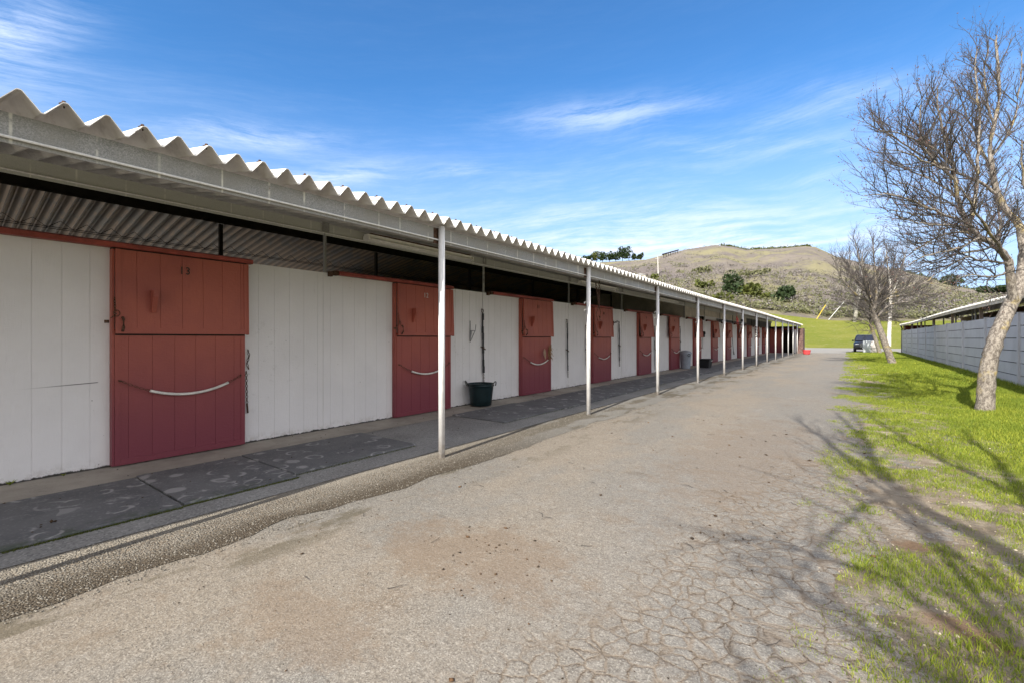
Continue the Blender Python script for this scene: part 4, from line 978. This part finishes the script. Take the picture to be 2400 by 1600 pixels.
b = MB(); b.box(a.x - 2, a.x + 2, a.y - 1.5, a.y + 1.5, a.z - 1, a.z + 1.2); b.build('wall', M_beige, r); b = MB(); b.prism([(a.x - 2.4, a.z + 1.2), (a.x, a.z + 2.0), (a.x + 2.4, a.z + 1.2)], 1, a.y - 1.8, a.y + 1.8); b.build('roof', M_galv, r)
# ------------------------------------------------------------------ bare trees
class TB:
    def __init__(s): s.V = []; s.F = []
    def add(s, P, r, n):
        b = len(s.V); m = len(P); up = Vector((.13, .21, 1)).normalized()
        for i in range(m):
            d = P[min(i + 1, m - 1)] - P[max(i - 1, 0)]
            u = d.cross(up); u = u.normalized() if u.length > 1e-9 else Vector((1, 0, 0)); v = d.cross(u).normalized()
            for k in range(n):
                a = 6.28318 * k / n; q = P[i] + (u * math.cos(a) + v * math.sin(a)) * r[i]; s.V.append((q.x, q.y, q.z))
        for i in range(m - 1):
            for k in range(n):
                k2 = (k + 1) % n; s.F.append((b + i * n + k, b + (i + 1) * n + k, b + (i + 1) * n + k2, b + i * n + k2))
    def build(s, name, m, parent, smooth=False): return link_mesh(name, s.V, np.array(s.F), m, parent, smooth=smooth)
def smooth_pts(P, k=3):
    out = []
    n = len(P)
    for i in range(n - 1):
        p0, p1, p2, p3 = P[max(i - 1, 0)], P[i], P[i + 1], P[min(i + 2, n - 1)]
        for j in range(k):
            t_ = j / k; out.append(.5 * ((2 * p1) + (p2 - p0) * t_ + (2 * p0 - 5 * p1 + 4 * p2 - p3) * t_ * t_ + (3 * p1 - p0 - 3 * p2 + p3) * t_ ** 3))
    out.append(P[-1].copy()); return out
def bare_tree(name, base, label, group, limbs, Z0, seed, sz=1.0, twig=(.0105, .0052, .0036), sp=(.155, .085, .085), ln=((.5, 1.3), (.2, .55), (.04, .14)), bud=.35, cat='tree', barkmat=None):
    rr = random.Random(seed); root = empty(name, base, label, cat, group)
    T = TB(); Bn = TB(); Lm = TB(); Tw = TB(); Bd = TB(); hub = None
    lower = min(at(p[0], p[1], Z0).z for L in limbs[1:] for p in L[2])
    Cn = at(limbs[0][2][-1][0], limbs[0][2][-1][1], Z0)
    def walk(P):
        return sum((b - a).length for a, b in zip(P, P[1:]))
    def spawn(P, rads, lvl, start):
        L = walk(P); s = start * L; acc = 0.0; i = 0; step = sp[lvl] * sz
        side = 1
        while s < L:
            while i < len(P) - 2 and acc + (P[i + 1] - P[i]).length < s: acc += (P[i + 1] - P[i]).length; i += 1
            seg = P[i + 1] - P[i]; t_ = max(0, min(1, (s - acc) / max(seg.length, 1e-6))); p = P[i].lerp(P[i + 1], t_); tan = seg.normalized()
            u = s / L; r0 = rads[i] * (1 - t_) + rads[i + 1] * t_
            rnd_ = Vector((rr.gauss(0, 1), rr.gauss(0, 1), rr.gauss(0, 1))); perp = (rnd_ - tan * rnd_.dot(tan)).normalized()
            out = (p - Cn); out.z *= .4; out = out.normalized() if out.length > .01 else tan
            hfac = (p.z - Cn.z) / (2.5 * sz)
            d = (tan * rr.uniform(.55, .95) + perp * rr.uniform(.55, 1.0) + out * .35 * (1 - lvl * .3) + Vector((0, 0, rr.uniform(.05, .5) if hfac > .3 else rr.uniform(-.25, .3)))).normalized()
            lo, hi = ln[lvl]; ll = rr.uniform(lo, hi) * sz * (1.15 - .55 * u)
            npt = (6, 4, 2)[lvl]; Q = [p]; dd = d.copy()
            curl = Vector((rr.gauss(0, .16), rr.gauss(0, .16), .16 if hfac > .2 else rr.uniform(-.10, .16)))
            for k in range(npt - 1):
                dd = (dd + curl * (1.0 if lvl < 2 else .5) + Vector((rr.gauss(0, .10), rr.gauss(0, .10), rr.gauss(0, .10)))).normalized(); Q.append(Q[-1] + dd * ll / (npt - 1))
            rb = min(twig[lvl] * sz * rr.uniform(.75, 1.25), r0 * .85); RR = [rb * (1 - .72 * k / (npt - 1)) for k in range(npt)]
            (Bn if lvl == 0 else Tw).add(Q, RR, 5 if lvl == 0 else 3)
            if lvl < 2: spawn(Q, RR, lvl + 1, .12)
            if lvl == 2 and rr.random() < bud:
                e = Q[-1]; dv = dd * .014 * sz
                for _ in range(1 if rr.random() < .7 else 2):
                    o_ = Vector((rr.gauss(0, .01), rr.gauss(0, .01), rr.gauss(0, .01))) * sz
                    Bd.add([e + o_ - dv * .8, e + o_, e + o_ + dv], [.001, .0075 * sz, .001], 3)
            s += step * rr.uniform(.6, 1.5)
    for (r0, r1, pts, start) in limbs:
        P = [at(p[0], p[1], Z0 + (p[2] if len(p) > 2 else 0)) for p in pts]; P = smooth_pts(P, 4)
        n = len(P); RR = [r1 + (r0 - r1) * (1 - i / (n - 1)) ** .85 for i in range(n)]
        big = r0 > .05 * sz
        for i in range(1, n - 1): P[i] = P[i] + Vector((rr.gauss(0, .008), rr.gauss(0, .008), rr.gauss(0, .008))) * (1 if not big else .6)
        if start is None:
            RR[0] *= 1.14; RR[1] *= 1.05
            P[0] = P[0] - Vector((0, 0, .05)); T.add(P, RR, 18)
        else:
            (T if big else Lm).add(P, RR, 14 if big else 7); spawn(P, RR, 0, start)
    T.build('trunk', barkmat or M_bark, root, True); (Lm.build('limbs', barkmat or M_bark, root, True) if Lm.V else None); Bn.build('branches', M_twig if barkmat is None else barkmat, root, True); o = Tw.build('twigs', M_twig, root)
    if Bd.V: Bd.build('buds', M_bud, root)
    return root
TG = 'bare trees standing in the lawn strip'
ZA = 8.24; base = at(2309, 961, ZA)
LA_ = 0
LA = [(.130, .100, [(2309, 963, 0), (2311, 915), (2315, 868), (2325, 820), (2340, 777), (2360, 731, .03), (2379, 694, .05)], None),
      (.072, .007, [(2376, 705, 0), (2370, 672, -.03), (2367, 632, -.1), (2360, 607, -.12), (2337, 580, -.2), (2315, 565, -.25), (2290, 551, -.3), (2264, 519, -.4), (2246, 466, -.5), (2232, 384, -.6), (2203, 280, -.7), (2196, 205, -.8)], .32),
      (.032, .006, [(2278, 508, -.35), (2289, 437, 0), (2293, 350, .1), (2294, 258, .2), (2285, 160, .3), (2291, 112, .3)], .1),
      (.024, .004, [(2264, 519, -.4), (2215, 505, -.6), (2168, 484, -.9), (2120, 465, -1.1), (2071, 455, -1.3), (2022, 460, -1.4)], .1),
      (.022, .004, [(2290, 551, -.3), (2240, 545, -.1), (2190, 560, .2), (2140, 590, .4), (2095, 625, .6)], .08),
      (.020, .004, [(2330, 578, -.2), (2290, 590, .3), (2230, 600, .5), (2170, 640, .8)], .15),
      (.024, .004, [(2366, 622, -.1), (2345, 616, -.2), (2300, 611, -.4), (2262, 603, -.6), (2200, 640, -.8), (2150, 672, -.9)], .1),
      (.088, .006, [(2381, 700, .1), (2393, 655, .2), (2398, 600, .3), (2396, 560, .35), (2387, 526, .4), (2357, 491, .5), (2334, 440, .5), (2321, 348, .5), (2343, 223, .6), (2334, 108, .7), (2337, 84, .7)], .28),
      (.030, .004, [(2342, 460, .5), (2300, 430, .5), (2257, 412, .4), (2200, 385, .2), (2150, 358, 0), (2078, 312, -.3), (2030, 294, -.4)], .08),
      (.024, .004, [(2325, 405, .5), (2290, 330, .9), (2262, 260, 1.1), (2235, 190, 1.2)], .08),
      (.024, .004, [(2321, 370, .5), (2370, 300, .8), (2390, 200, .9), (2396, 120, .9)], .08),
      (.022, .004, [(2330, 300, .55), (2312, 230, .4), (2308, 160, .3), (2318, 110, .2)], .08),
      (.085, .01, [(2396, 650, .2), (2440, 600, .3), (2500, 500, .4), (2560, 400, .4), (2600, 300, .5)], .2),
      (.03, .006, [(2440, 600, .3), (2520, 560, .3), (2640, 520, .3)], .1),
      (.03, .006, [(2500, 500, .4), (2460, 400, .8), (2445, 280, .9), (2440, 180, 1)], .08),
      (.03, .006, [(2450, 585, .3), (2420, 520, -.3), (2400, 430, -.7), (2395, 330, -.9)], .1),
      (.030, .005, [(2360, 607, -.15), (2330, 560, -.9), (2290, 500, -1.5), (2250, 440, -1.9)], .1),
      (.028, .005, [(2337, 580, -.2), (2345, 520, .9), (2330, 450, 1.7), (2310, 380, 2.2)], .1),
      (.020, .004, [(2232, 384, -.6), (2180, 345, -.9), (2120, 318, -1.1), (2060, 305, -1.2)], .08),
      (.020, .004, [(2246, 466, -.5), (2200, 432, -.3), (2150, 408, -.1), (2105, 389, .1), (2070, 375, .2)], .08),
      (.020, .004, [(2240, 425, -.55), (2190, 380, -.8), (2160, 330, -1.0), (2158, 260, -1.1), (2165, 215, -1.1)], .08),
      (.018, .004, [(2255, 495, -.45), (2215, 470, -.2), (2165, 448, .1), (2115, 430, .3), (2060, 410, .4)], .08),
      (.020, .004, [(2300, 556, -.3), (2262, 575, -.7), (2215, 590, -1.0), (2165, 602, -1.2), (2120, 625, -1.3)], .06),
      (.018, .004, [(2320, 568, -.2), (2280, 560, .5), (2235, 565, .9), (2185, 570, 1.2), (2130, 590, 1.4)], .06),
      (.018, .004, [(2235, 400, -.6), (2205, 395, -1.0), (2160, 375, -1.3), (2110, 355, -1.5), (2065, 350, -1.6)], .06),
      (.018, .004, [(2210, 500, -.6), (2165, 505, -.2), (2115, 498, .1), (2070, 486, .3)], .06),
      (.018, .004, [(2292, 400, .05), (2262, 360, .3), (2232, 310, .4), (2222, 250, .4)], .06),
      (.018, .004, [(2355, 640, -.1), (2318, 650, -.5), (2280, 645, -.8), (2240, 655, -1.0)], .1),
      (.018, .004, [(2275, 530, -.4), (2235, 528, -.6), (2190, 527, -.8), (2140, 520, -1.0), (2090, 500, -1.1)], .08)]
tree1 = bare_tree('bare_tree', base, 'big bare tree with a kinked grey trunk at the right edge, nearest tree to us', TG, LA, ZA, 11)
ZB = 24.2; base = at(2092, 850, ZB)
LB = [(.17, .115, [(2092, 851), (2079, 817), (2066, 782), (2053, 750), (2044, 727)], None),
      (.07, .008, [(2055, 752), (2035, 708, -.3), (2007, 691, -.6), (1985, 668, -.8), (1966, 640, -.9), (1955, 610, -1)], .15),
      (.07, .008, [(2046, 730), (2040, 690, .2), (2030, 650, .3), (2014, 610, .4), (2001, 556, .4)], .12),
      (.06, .008, [(2046, 728), (2055, 690, -.3), (2051, 640, -.6), (2047, 590, -.7), (2045, 558, -.7)], .12),
      (.06, .008, [(2045, 728), (2075, 690, .3), (2100, 650, .6), (2118, 610, .8), (2125, 585, .8)], .12),
      (.05, .008, [(2058, 705), (2100, 685, -.6), (2150, 665, -.9), (2200, 665, -1), (2232, 655, -1)], .12),
      (.05, .008, [(2055, 745), (2085, 715, .6), (2130, 708, .9), (2180, 715, 1.2), (2212, 730, 1.3)], .15),
      (.05, .008, [(2040, 700), (2010, 665, .8), (1985, 630, 1.1), (1975, 600, 1.2)], .12),
      (.05, .008, [(2044, 700), (2060, 650, 1.2), (2075, 610, 1.8), (2080, 575, 2)], .12),
      (.05, .008, [(2044, 715), (2030, 670, -1.2), (2022, 630, -1.8), (2020, 590, -2)], .12),
      (.04, .008, [(2040, 735), (2010, 720, .4), (1985, 705, .6), (1960, 690, .7)], .12),
      (.04, .008, [(2075, 690, .3), (2120, 675, .6), (2160, 690, .8), (2190, 700, .8)], .1),
      (.04, .008, [(2050, 715), (2075, 665, -1), (2095, 620, -1.5), (2100, 590, -1.7)], .1),
      (.04, .008, [(2044, 710), (2030, 680, .2), (1995, 640, .3), (1990, 590, .3)], .1),
      (.04, .008, [(2048, 735), (2080, 700, -1.2), (2140, 690, -1.6), (2185, 690, -1.8)], .12),
      (.03, .008, [(2062, 775), (2042, 765, .1), (2030, 745, .1)], .2)]
tree2 = bare_tree('bare_tree', base, 'smaller bare tree leaning left, its rough dark trunk in front of the black SUV', TG, LB, ZB, 5, sz=1.0,
                  twig=(.014, .0075, .0055), sp=(.135, .10, .11), ln=((.7, 1.6), (.3, .75), (.06, .2)), bud=.08)
def copy_thing(src, loc, rz, sc, label, skip=()):
    r = src.copy(); C.objects.link(r); r.location = loc; r.rotation_euler = (0, 0, rz); r.scale = (sc, sc, sc); r['label'] = label
    for ch in list(src.children):
        if ch.name.split('.')[0] in skip: continue
        c = ch.copy(); C.objects.link(c); c.parent = r
    return r
g = at(2063, 827, 41.0); copy_thing(tree2, (g.x, g.y, 0.0), R(8), .95, 'bare tree with a smooth paler trunk just behind the leaning one, nearest the black SUV')
copy_thing(tree1, (1.15, -2.4, .0), R(28), 1.15, 'bare tree behind the viewpoint whose shadow falls across the drive', ('twigs', 'buds'))
ZC = 66.0; base = at(2083, 815, ZC)
LC = [(.26, .20, [(2083, 817), (2084, 780), (2086, 740), (2087, 700)], None),
      (.17, .02, [(2087, 702), (2086, 660, .5), (2080, 620, 1), (2078, 590, 1)], .1), (.10, .02, [(2087, 705), (2100, 670, -1), (2112, 640, -1.5), (2120, 610, -2)], .1),
      (.09, .02, [(2086, 730), (2070, 700, .8), (2060, 670, 1.2)], .1)]
bare_tree('bare_tree', base, 'tall straight tree with mottled whitish bark beyond the leaning trees', 'bare trees beyond the lawn', LC, ZC, 9, sz=2.0, twig=(.014, .009, .006), sp=(.25, .25, .25), bud=0, barkmat=M_bpale)
# ------------------------------------------------------------------ leaf clumps: bushes and far trees
def clump_mesh(cs, tri, rr, flat=.75):
    V = []; 
    for (c, rx, rz, n) in cs:
        lobes = [(Vector((rr.gauss(0, .45), rr.gauss(0, .45), rr.uniform(.1, .75))), rr.uniform(.35, .6)) for _ in range(7)]
        for _ in range(n):
            lc, lr = rr.choice(lobes); d = Vector((rr.gauss(0, 1), rr.gauss(0, 1), rr.gauss(0, 1))).normalized() * lr * rr.uniform(.55, 1.0) ** .5
            q = lc + d; p = Vector((c[0] + q.x * rx, c[1] + q.y * rx, c[2] + max(-.05, q.z) * rz))
            s = tri * rr.uniform(.6, 1.4)
            a = Vector((rr.gauss(0, 1), rr.gauss(0, 1), rr.gauss(0, 1))).normalized(); b_ = a.orthogonal().normalized(); e = a.cross(b_)
            V += [tuple(p + b_ * s), tuple(p + (e * .87 - b_ * .5) * s), tuple(p + (-e * .87 - b_ * .5) * s)]
    return V, np.arange(len(V)).reshape(-1, 3)
rv = random.Random(21)
def bush(px, py, wpx, hpx, m, label, name='hillside_bush', cat='bush', n=700, tri=.42, group='bushes on the hillside', trunk=False, p=None):
    p = p or hit(px, py); Z = -p.x * st + p.y * ct; rx = wpx / F * Z * .5 / .78; rz = hpx / F * Z / 1.05
    r = empty(name, p, label, cat, group); tz = rz * .32 if trunk else 0
    V, Fc = clump_mesh([((p.x, p.y, p.z + tz), rx, rz - tz, n)], tri, rv); link_mesh('crown', V, Fc, m, r)
    b = MB(); b.tube([p - Vector((0, 0, .5)), p + Vector((.1, 0, tz + rz * .35)), p + Vector((.3, .1, tz + rz * .6))], [.25, .2, .1], 6)
    for k in range(4): q = p + Vector((0, 0, tz * .6)); b.tube([q, q + Vector((rv.gauss(0, .5) * rx, rv.gauss(0, .5) * rx, rz * .4))], [.14, .05], 5)
    b.build('trunk', M_dark, r)
bush(1714, 692, 46, 48, M_leafd, 'dark green bush, left half of the pair in the middle of the hillside')
bush(1750, 697, 40, 30, M_leafo, 'yellow-olive bush, right half of the pair in the middle of the hillside')
bush(1838, 706, 48, 33, M_leafd, 'round dark green bush standing alone right of the pair on the hillside')
bush(1530, 656, 20, 13, M_leafo, 'small olive bush beside the lone pole on the hillside', n=300)
bush(1653, 676, 22, 16, M_leafo, 'small olive bush left of the dark pair on the hillside', n=300)
bush(1685, 712, 28, 24, M_leafo, 'greyish olive bush low on the hillside directly above the stable roof', n=400)
bush(1790, 702, 30, 14, M_leafo, 'low flat bush between the dark pair and the round bush', n=350)
bush(1645, 640, 34, 14, M_scrubg, 'low pale bush high in the middle of the hillside', n=350)
bush(1762, 650, 44, 16, M_scrubg, 'broad pale bush above and right of the dark pair', n=450)
sk = [(1362, 20, 14, 'd'), (1380, 18, 18, 'd'), (1397, 22, 26, 'o'), (1412, 20, 22, 'd'), (1428, 22, 24, 'd'), (1443, 24, 22, 'd'), (1459, 26, 30, 'd'), (1474, 24, 30, 'd'), (1488, 14, 16, 'd'), (1502, 12, 17, 'd')]
od2 = ['first', 'second', 'third', 'fourth', 'fifth', 'sixth', 'seventh', 'eighth', 'ninth', 'tenth']
for i, (px, w_, h_, k_) in enumerate(sk):
    pp = at(px, lerp_tab(CR, px) + 1, (R_CREST - 6) * math.cos(math.atan((px - 1200) / F))); pp.z = terrain(pp.x, pp.y) - .3
    bush(px, 0, w_, h_, M_leafd if k_ == 'd' else M_leafo, 'ridge tree, %s from the left in the grove at the left end of the skyline' % od2[i], 'ridge_tree', 'tree', 420, .75, 'trees on the left end of the ridge', True, pp)
for (px, w_, h_, lab) in ((2238, 34, 27, 'dark rounded tree on the right-hand slope of the ridge, between the bare trees'), (2345, 40, 18, 'dark tree just above the plank stable roof by the near trunk'), (2318, 22, 12, 'small dark tree left of the near trunk above the plank stable roof')):
    a_ = math.atan((px - 1200) / F); rr_ = 415 if px < 2300 else 260; pp = at(px, 700, rr_ * math.cos(a_)); pp.z = terrain(pp.x, pp.y) - .3
    bush(px, 0, w_, h_, M_leafd, lab, 'ridge_tree', 'tree', 600, .7, None, True, pp)
def scrub(name, m, cells, tri, seed, dens):
    rr = random.Random(seed); cs = []; tries = 0
    while len(cs) < cells and tries < cells * 30:
        tries += 1; px = rr.uniform(1350, 2420); a = math.atan((px - 1200) / F); r = R_TOP + 3 + (R_CREST - R_TOP) * rr.random() ** (1.7 if dens < 1 else 2.6)
        x = r * (math.sin(a) * ct - math.cos(a) * st); y = r * (math.sin(a) * st + math.cos(a) * ct)
        if r > 200 and fr(x, y, .02, seed, 3) * 1.2 + rr.uniform(-.3, .3) < (.05 if dens < 1 else -.05) + (r - R_TOP) / 900: continue
        s = rr.uniform(.6, 1.5) * (1.1 if dens < 1 else 1.35); cs.append(((x, y, terrain(x, y) - .15), s * 1.25, s * .85, 30 if r < 220 else 16))
    V, Fc = clump_mesh(cs, tri, rr); o = link_mesh(name, V, Fc, m); tag(o, kind='stuff'); return o
tag(scrub('grey_scrub', M_scrub, 1800, .22, 3, .5), 'grey leafless scrub covering the hillside', 'scrub')
tag(scrub('green_scrub', M_scrubg, 1400, .24, 8, 2), 'yellow-green scrub on the lower hillside', 'scrub')
cs = []
for px in np.arange(1690, 1900, 2.2):
    pp = at(px, lerp_tab(CR, px), (R_CREST - 1) * math.cos(math.atan((px - 1200) / F))); s = rv.uniform(.5, 1.6); cs.append(((pp.x, pp.y, terrain(pp.x, pp.y) - .6), s * 1.6, s * 1.5, 30))
for px in np.arange(2090, 2330, 3.2):
    pp = at(px, lerp_tab(CR, px), (R_CREST - 1) * math.cos(math.atan((px - 1200) / F))); s = rv.uniform(.4, 1.4); cs.append(((pp.x, pp.y, terrain(pp.x, pp.y) - .6), s * 1.6, s * 1.3, 24))
V, Fc = clump_mesh(cs, .5, rv); o = link_mesh('ridge_scrub', V, Fc, M_leafo); tag(o, 'dark scrub fringe along the crest of the hill', 'scrub', None, 'stuff')
# ------------------------------------------------------------------ grass
def cover(x, y):
    n = fr(x, y, .9, 3, 4) * .55 + fr(x, y, 3.3, 6, 3) * .30
    return .45 * x + .015 * min(y, 11) + fr(x, y, 5.5, 1, 3) * .40 + n * 1.7 + .17 + 2.2 * min(0, x + .12 - .45 * fr(0, y, .55, 12, 4))
def blades(name, N, x0, x1, y0, y1, h0, h1, w0, seed, thr=.0, lab=None):
    rr = np.random.RandomState(seed); X = rr.uniform(x0, x1, N); Y = rr.uniform(y0, y1, N)
    keep = np.array([cover(x, y) > u for x, y, u in zip(X, Y, rr.uniform(.0, .62, N))]); X, Y = X[keep], Y[keep]; n = len(X)
    Zg = np.array([zlawn(x, y) for x, y in zip(X, Y)]) - .004
    low = Zg < -.004; lush = np.clip(np.array([cover(x, y) for x, y in zip(X, Y)]), .25, 1.3)
    h = rr.uniform(h0, h1, n) * (.45 + .6 * lush); a = rr.uniform(0, 2 * np.pi, n); ln_ = rr.uniform(.1, 1.0, n) * h * .9; b = rr.uniform(0, 2 * np.pi, n); w = w0 * rr.uniform(.6, 1.3, n)
    cx_, sx_ = np.cos(a) * w, np.sin(a) * w
    lx, ly = np.cos(b) * ln_, np.sin(b) * ln_
    hz = np.maximum(h * .45, np.sqrt(np.maximum(h * h - ln_ ** 2, 0)))
    V = np.stack([np.stack([X - cx_, Y - sx_, Zg], 1), np.stack([X + cx_, Y + sx_, Zg], 1), np.stack([X + lx * .45 + cx_ * .7, Y + ly * .45 + sx_ * .7, Zg + hz * .65], 1), np.stack([X + lx * .45 - cx_ * .7, Y + ly * .45 - sx_ * .7, Zg + hz * .65], 1),
                  np.stack([X + lx, Y + ly, Zg + hz], 1)], 1)
    idx = np.arange(n)[:, None] * 5
    # two triangles and a tip keep the blade bent
    Fc = np.concatenate([idx + np.array([[0, 1, 2]]), idx + np.array([[0, 2, 3]]), idx + np.array([[3, 2, 4]])])
    o = link_mesh(name, V.reshape(-1, 3), Fc, M_grass); tag(o, lab or 'short green grass growing through the dry soil', 'grass', None, 'stuff'); return o
blades('grass', 230000, -.55, 3.6, .8, 7.0, .022, .060, .0019, 1)
blades('grass', 190000, -.4, 3.52, 7.0, 17.5, .025, .065, .0032, 2, lab='bright green grass round the nearest tree')
blades('grass', 120000, -.3, 3.52, 17.5, 56.5, .04, .09, .008, 3, lab='grass of the far part of the lawn strip')
rr = np.random.RandomState(7)
def blade_row(N):
    Y = rr.uniform(8, 50, N); X = XF - .03 - np.abs(rr.normal(0, .10, N)); return X, Y
X, Y = blade_row(9000); n = len(X); h = rr.uniform(.05, .16, n); a = rr.uniform(0, 6.28, n); w_ = .006
Zg = np.array([zlawn(x, y) for x, y in zip(X, Y)])
V = np.stack([np.stack([X - np.cos(a) * w_, Y - np.sin(a) * w_, Zg], 1), np.stack([X + np.cos(a) * w_, Y + np.sin(a) * w_, Zg], 1), np.stack([X + rr.normal(0, .03, n), Y + rr.normal(0, .03, n), Zg + h], 1)], 1)
tag(link_mesh('tall_grass', V.reshape(-1, 3), np.arange(3 * n).reshape(-1, 3), M_grass), 'taller grass fringe along the foot of the plank wall', 'grass', None, 'stuff')
# moss and weeds in the mat and gravel seams
# ------------------------------------------------------------------ pebbles and litter
OV = np.array([(1, 0, 0), (-1, 0, 0), (0, 1, 0), (0, -1, 0), (0, 0, 1), (0, 0, -1)], float); OF = np.array([(0, 2, 4), (2, 1, 4), (1, 3, 4), (3, 0, 4), (2, 0, 5), (1, 2, 5), (3, 1, 5), (0, 3, 5)])
def stones(name, X, Y, Zs, size, m, lab, flat=.55, cat='gravel', seed=1):
    rr = np.random.RandomState(seed); n = len(X); s = size * rr.uniform(.5, 1.5, n); A = rr.uniform(0, 6.28, n)
    P = OV[None] * s[:, None, None] * (1 + rr.uniform(-.3, .3, (n, 6, 1))) * np.array([1, .75, flat]); c, q = np.cos(A)[:, None], np.sin(A)[:, None]
    Vx = P[:, :, 0] * c - P[:, :, 1] * q + X[:, None]; Vy = P[:, :, 0] * q + P[:, :, 1] * c + Y[:, None]; Vz = P[:, :, 2] + Zs[:, None]
    o = link_mesh(name, np.stack([Vx, Vy, Vz], 2).reshape(-1, 3), (np.arange(n)[:, None, None] * 6 + OF[None]).reshape(-1, 3), m); tag(o, lab, cat, None, 'stuff'); return o
def isl(name, c1, c2, rough=.85):
    def fn(t):
        f = t.new('ShaderNodeNewGeometry').outputs['Random Per Island']; return (t.mix(f, c1, c2),)
    return mat(name, fn, rough, 0, .2)
M_peb = isl('mixed_pebbles', (.11, .095, .075), (.30, .275, .235)); M_litter = isl('dark_litter', (.025, .02, .016), (.11, .065, .035))
r_ = np.random.RandomState(3)
X = r_.uniform(-3.95, -3.15, 9000); Y = .2 + 9 * r_.uniform(0, 1, 9000) ** 1.5; stones('gravel', X, Y, np.full(len(X), .005), .0052, M_peb, 'loose pebbles of the gravel strip along the roof posts')
X = r_.uniform(-3.3, .2, 9000); Y = .6 + 9 * r_.uniform(0, 1, 9000) ** 1.4; stones('grit', X, Y, np.full(len(X), .001), .0034, M_peb, 'fine grit scattered on the drive', seed=5)
X = r_.uniform(-.2, 3.4, 3500); Y = r_.uniform(1, 8, 3500); stones('soil_clods', X, Y, np.array([zlawn(x, y) for x, y in zip(X, Y)]), .009, isl('soil_clods', (.20, .155, .11), (.46, .40, .31)), 'dry crumbs of soil between the grass', seed=6)
X = r_.uniform(-3.2, .0, 420); Y = .8 + 14 * r_.uniform(0, 1, 420) ** 1.3; stones('litter', X, Y, np.full(len(X), .003), .0055, M_litter, 'dark crumbs of dung and leaf on the drive', .4, 'litter', 8)
X = r_.uniform(-3.1, .4, 46); Y = 1.0 + 7 * r_.uniform(0, 1, 46) ** 1.2; stones('dead_leaves', X, Y, np.full(len(X), .006), .017, isl('dead_leaf_brown', (.03, .022, .016), (.16, .085, .04)), 'dead leaves and dark clods lying on the drive', .3, 'leaves', 18)
cl = np.array([(-1.9, 2.1), (-.6, 3.3), (-1.8, 2.2), (-1.6, 2.05)])
X = np.concatenate([c[0] + r_.normal(0, .2, 14) for c in cl]); Y = np.concatenate([c[1] + r_.normal(0, .2, 14) for c in cl]); stones('litter', X, Y, np.full(len(X), .004), .008, M_litter, 'dark crumbs gathered on the brown stain of the drive', .5, 'litter', 9)
for (px, py, s_) in ((118, 1224, .02), (62, 1152, .016), (1200, 960, .03), (830, 1390, .014), (620, 1412, .012)):
    pass
X = r_.uniform(-6.05, -4.2, 260); Y = r_.uniform(0, 22, 260); stones('litter', X, Y, np.full(len(X), .034), .009, M_litter, 'crumbs of dirt on the mats and concrete walk', .5, 'litter', 10)
g = gnd(120, 1224, .034); stones('dung_lump', np.array([g.x, g.x + .01]), np.array([g.y, g.y + .02]), np.array([.045, .044]), .028, M_litter, 'dark lump lying on the nearest mat', .6, 'litter', 11)
# dead leaves and fallen twigs on the drive
tw = TB(); rr = random.Random(31)
for _ in range(70):
    x, y = rr.uniform(-3, 2.8), rr.uniform(1.2, 9); z = max(0.0, zlawn(x, y)) + .006; a = rr.uniform(0, 6.28); L = rr.uniform(.03, .12)
    tw.add([Vector((x, y, z)), Vector((x + L * .5 * math.cos(a), y + L * .5 * math.sin(a), z + .006)), Vector((x + L * math.cos(a + .3), y + L * math.sin(a + .3), z))], [.0022, .002, .001], 4)
o = tw.build('fallen_twigs', M_twig, None); tag(o, 'thin fallen twigs scattered on the drive and soil', 'twigs', None, 'stuff')
# small weeds at the foot of the white wall
def weed(x, y, s, lab):
    rr = random.Random(int(y * 100)); V = []; Fc = []
    for k in range(22):
        a = rr.uniform(0, 6.28); L = s * rr.uniform(.5, 1.2); w__ = .004; n = len(V); e = Vector((math.cos(a) * L * .8, math.sin(a) * L * .8, L * .7)); q = Vector((-math.sin(a), math.cos(a), 0)) * w__; p = Vector((x, y, .014))
        V += [p - q, p + q, p + e * .5 + q, p + e * .5 - q, p + e * Vector((1, 1, .8)).z]; Fc += [(n, n + 1, n + 2, n + 3), (n + 3, n + 2, n + 4)]
    o = link_mesh('weed', [tuple(v) for v in V], Fc, M_grass, loc=(x, y, .014)); tag(o, lab, 'weed')
weed(XW + .04, .60, .07, 'small weed tuft at the foot of the white wall at the left edge'); weed(XW + .04, .95, .035, 'tiny weed at the foot of the white wall left of door 13')

rr = np.random.RandomState(12); N = 5200; Y = np.concatenate([rr.uniform(.38, 2.28, 3200), rr.uniform(2.3, 3.8, 700), rr.uniform(5.6, 14, 1300)]); X = np.where(Y < 1.33, -4.212, np.where(Y < 2.29, -4.232, np.where(Y < 4, -4.322, -4.352))) + np.abs(rr.normal(0, .010, N))
h = rr.uniform(.004, .014, N); a = rr.uniform(0, 6.28, N); w_ = .0022
V = np.stack([np.stack([X - np.cos(a) * w_, Y - np.sin(a) * w_, np.full(N, .010)], 1), np.stack([X + np.cos(a) * w_, Y + np.sin(a) * w_, np.full(N, .010)], 1), np.stack([X + rr.normal(0, .004, N), Y + rr.normal(0, .004, N), .012 + h], 1)], 1)
tag(link_mesh('moss', V.reshape(-1, 3), np.arange(3 * N).reshape(-1, 3), M_leafo), 'thin line of moss along the outer edge of the mats', 'moss', None, 'stuff')
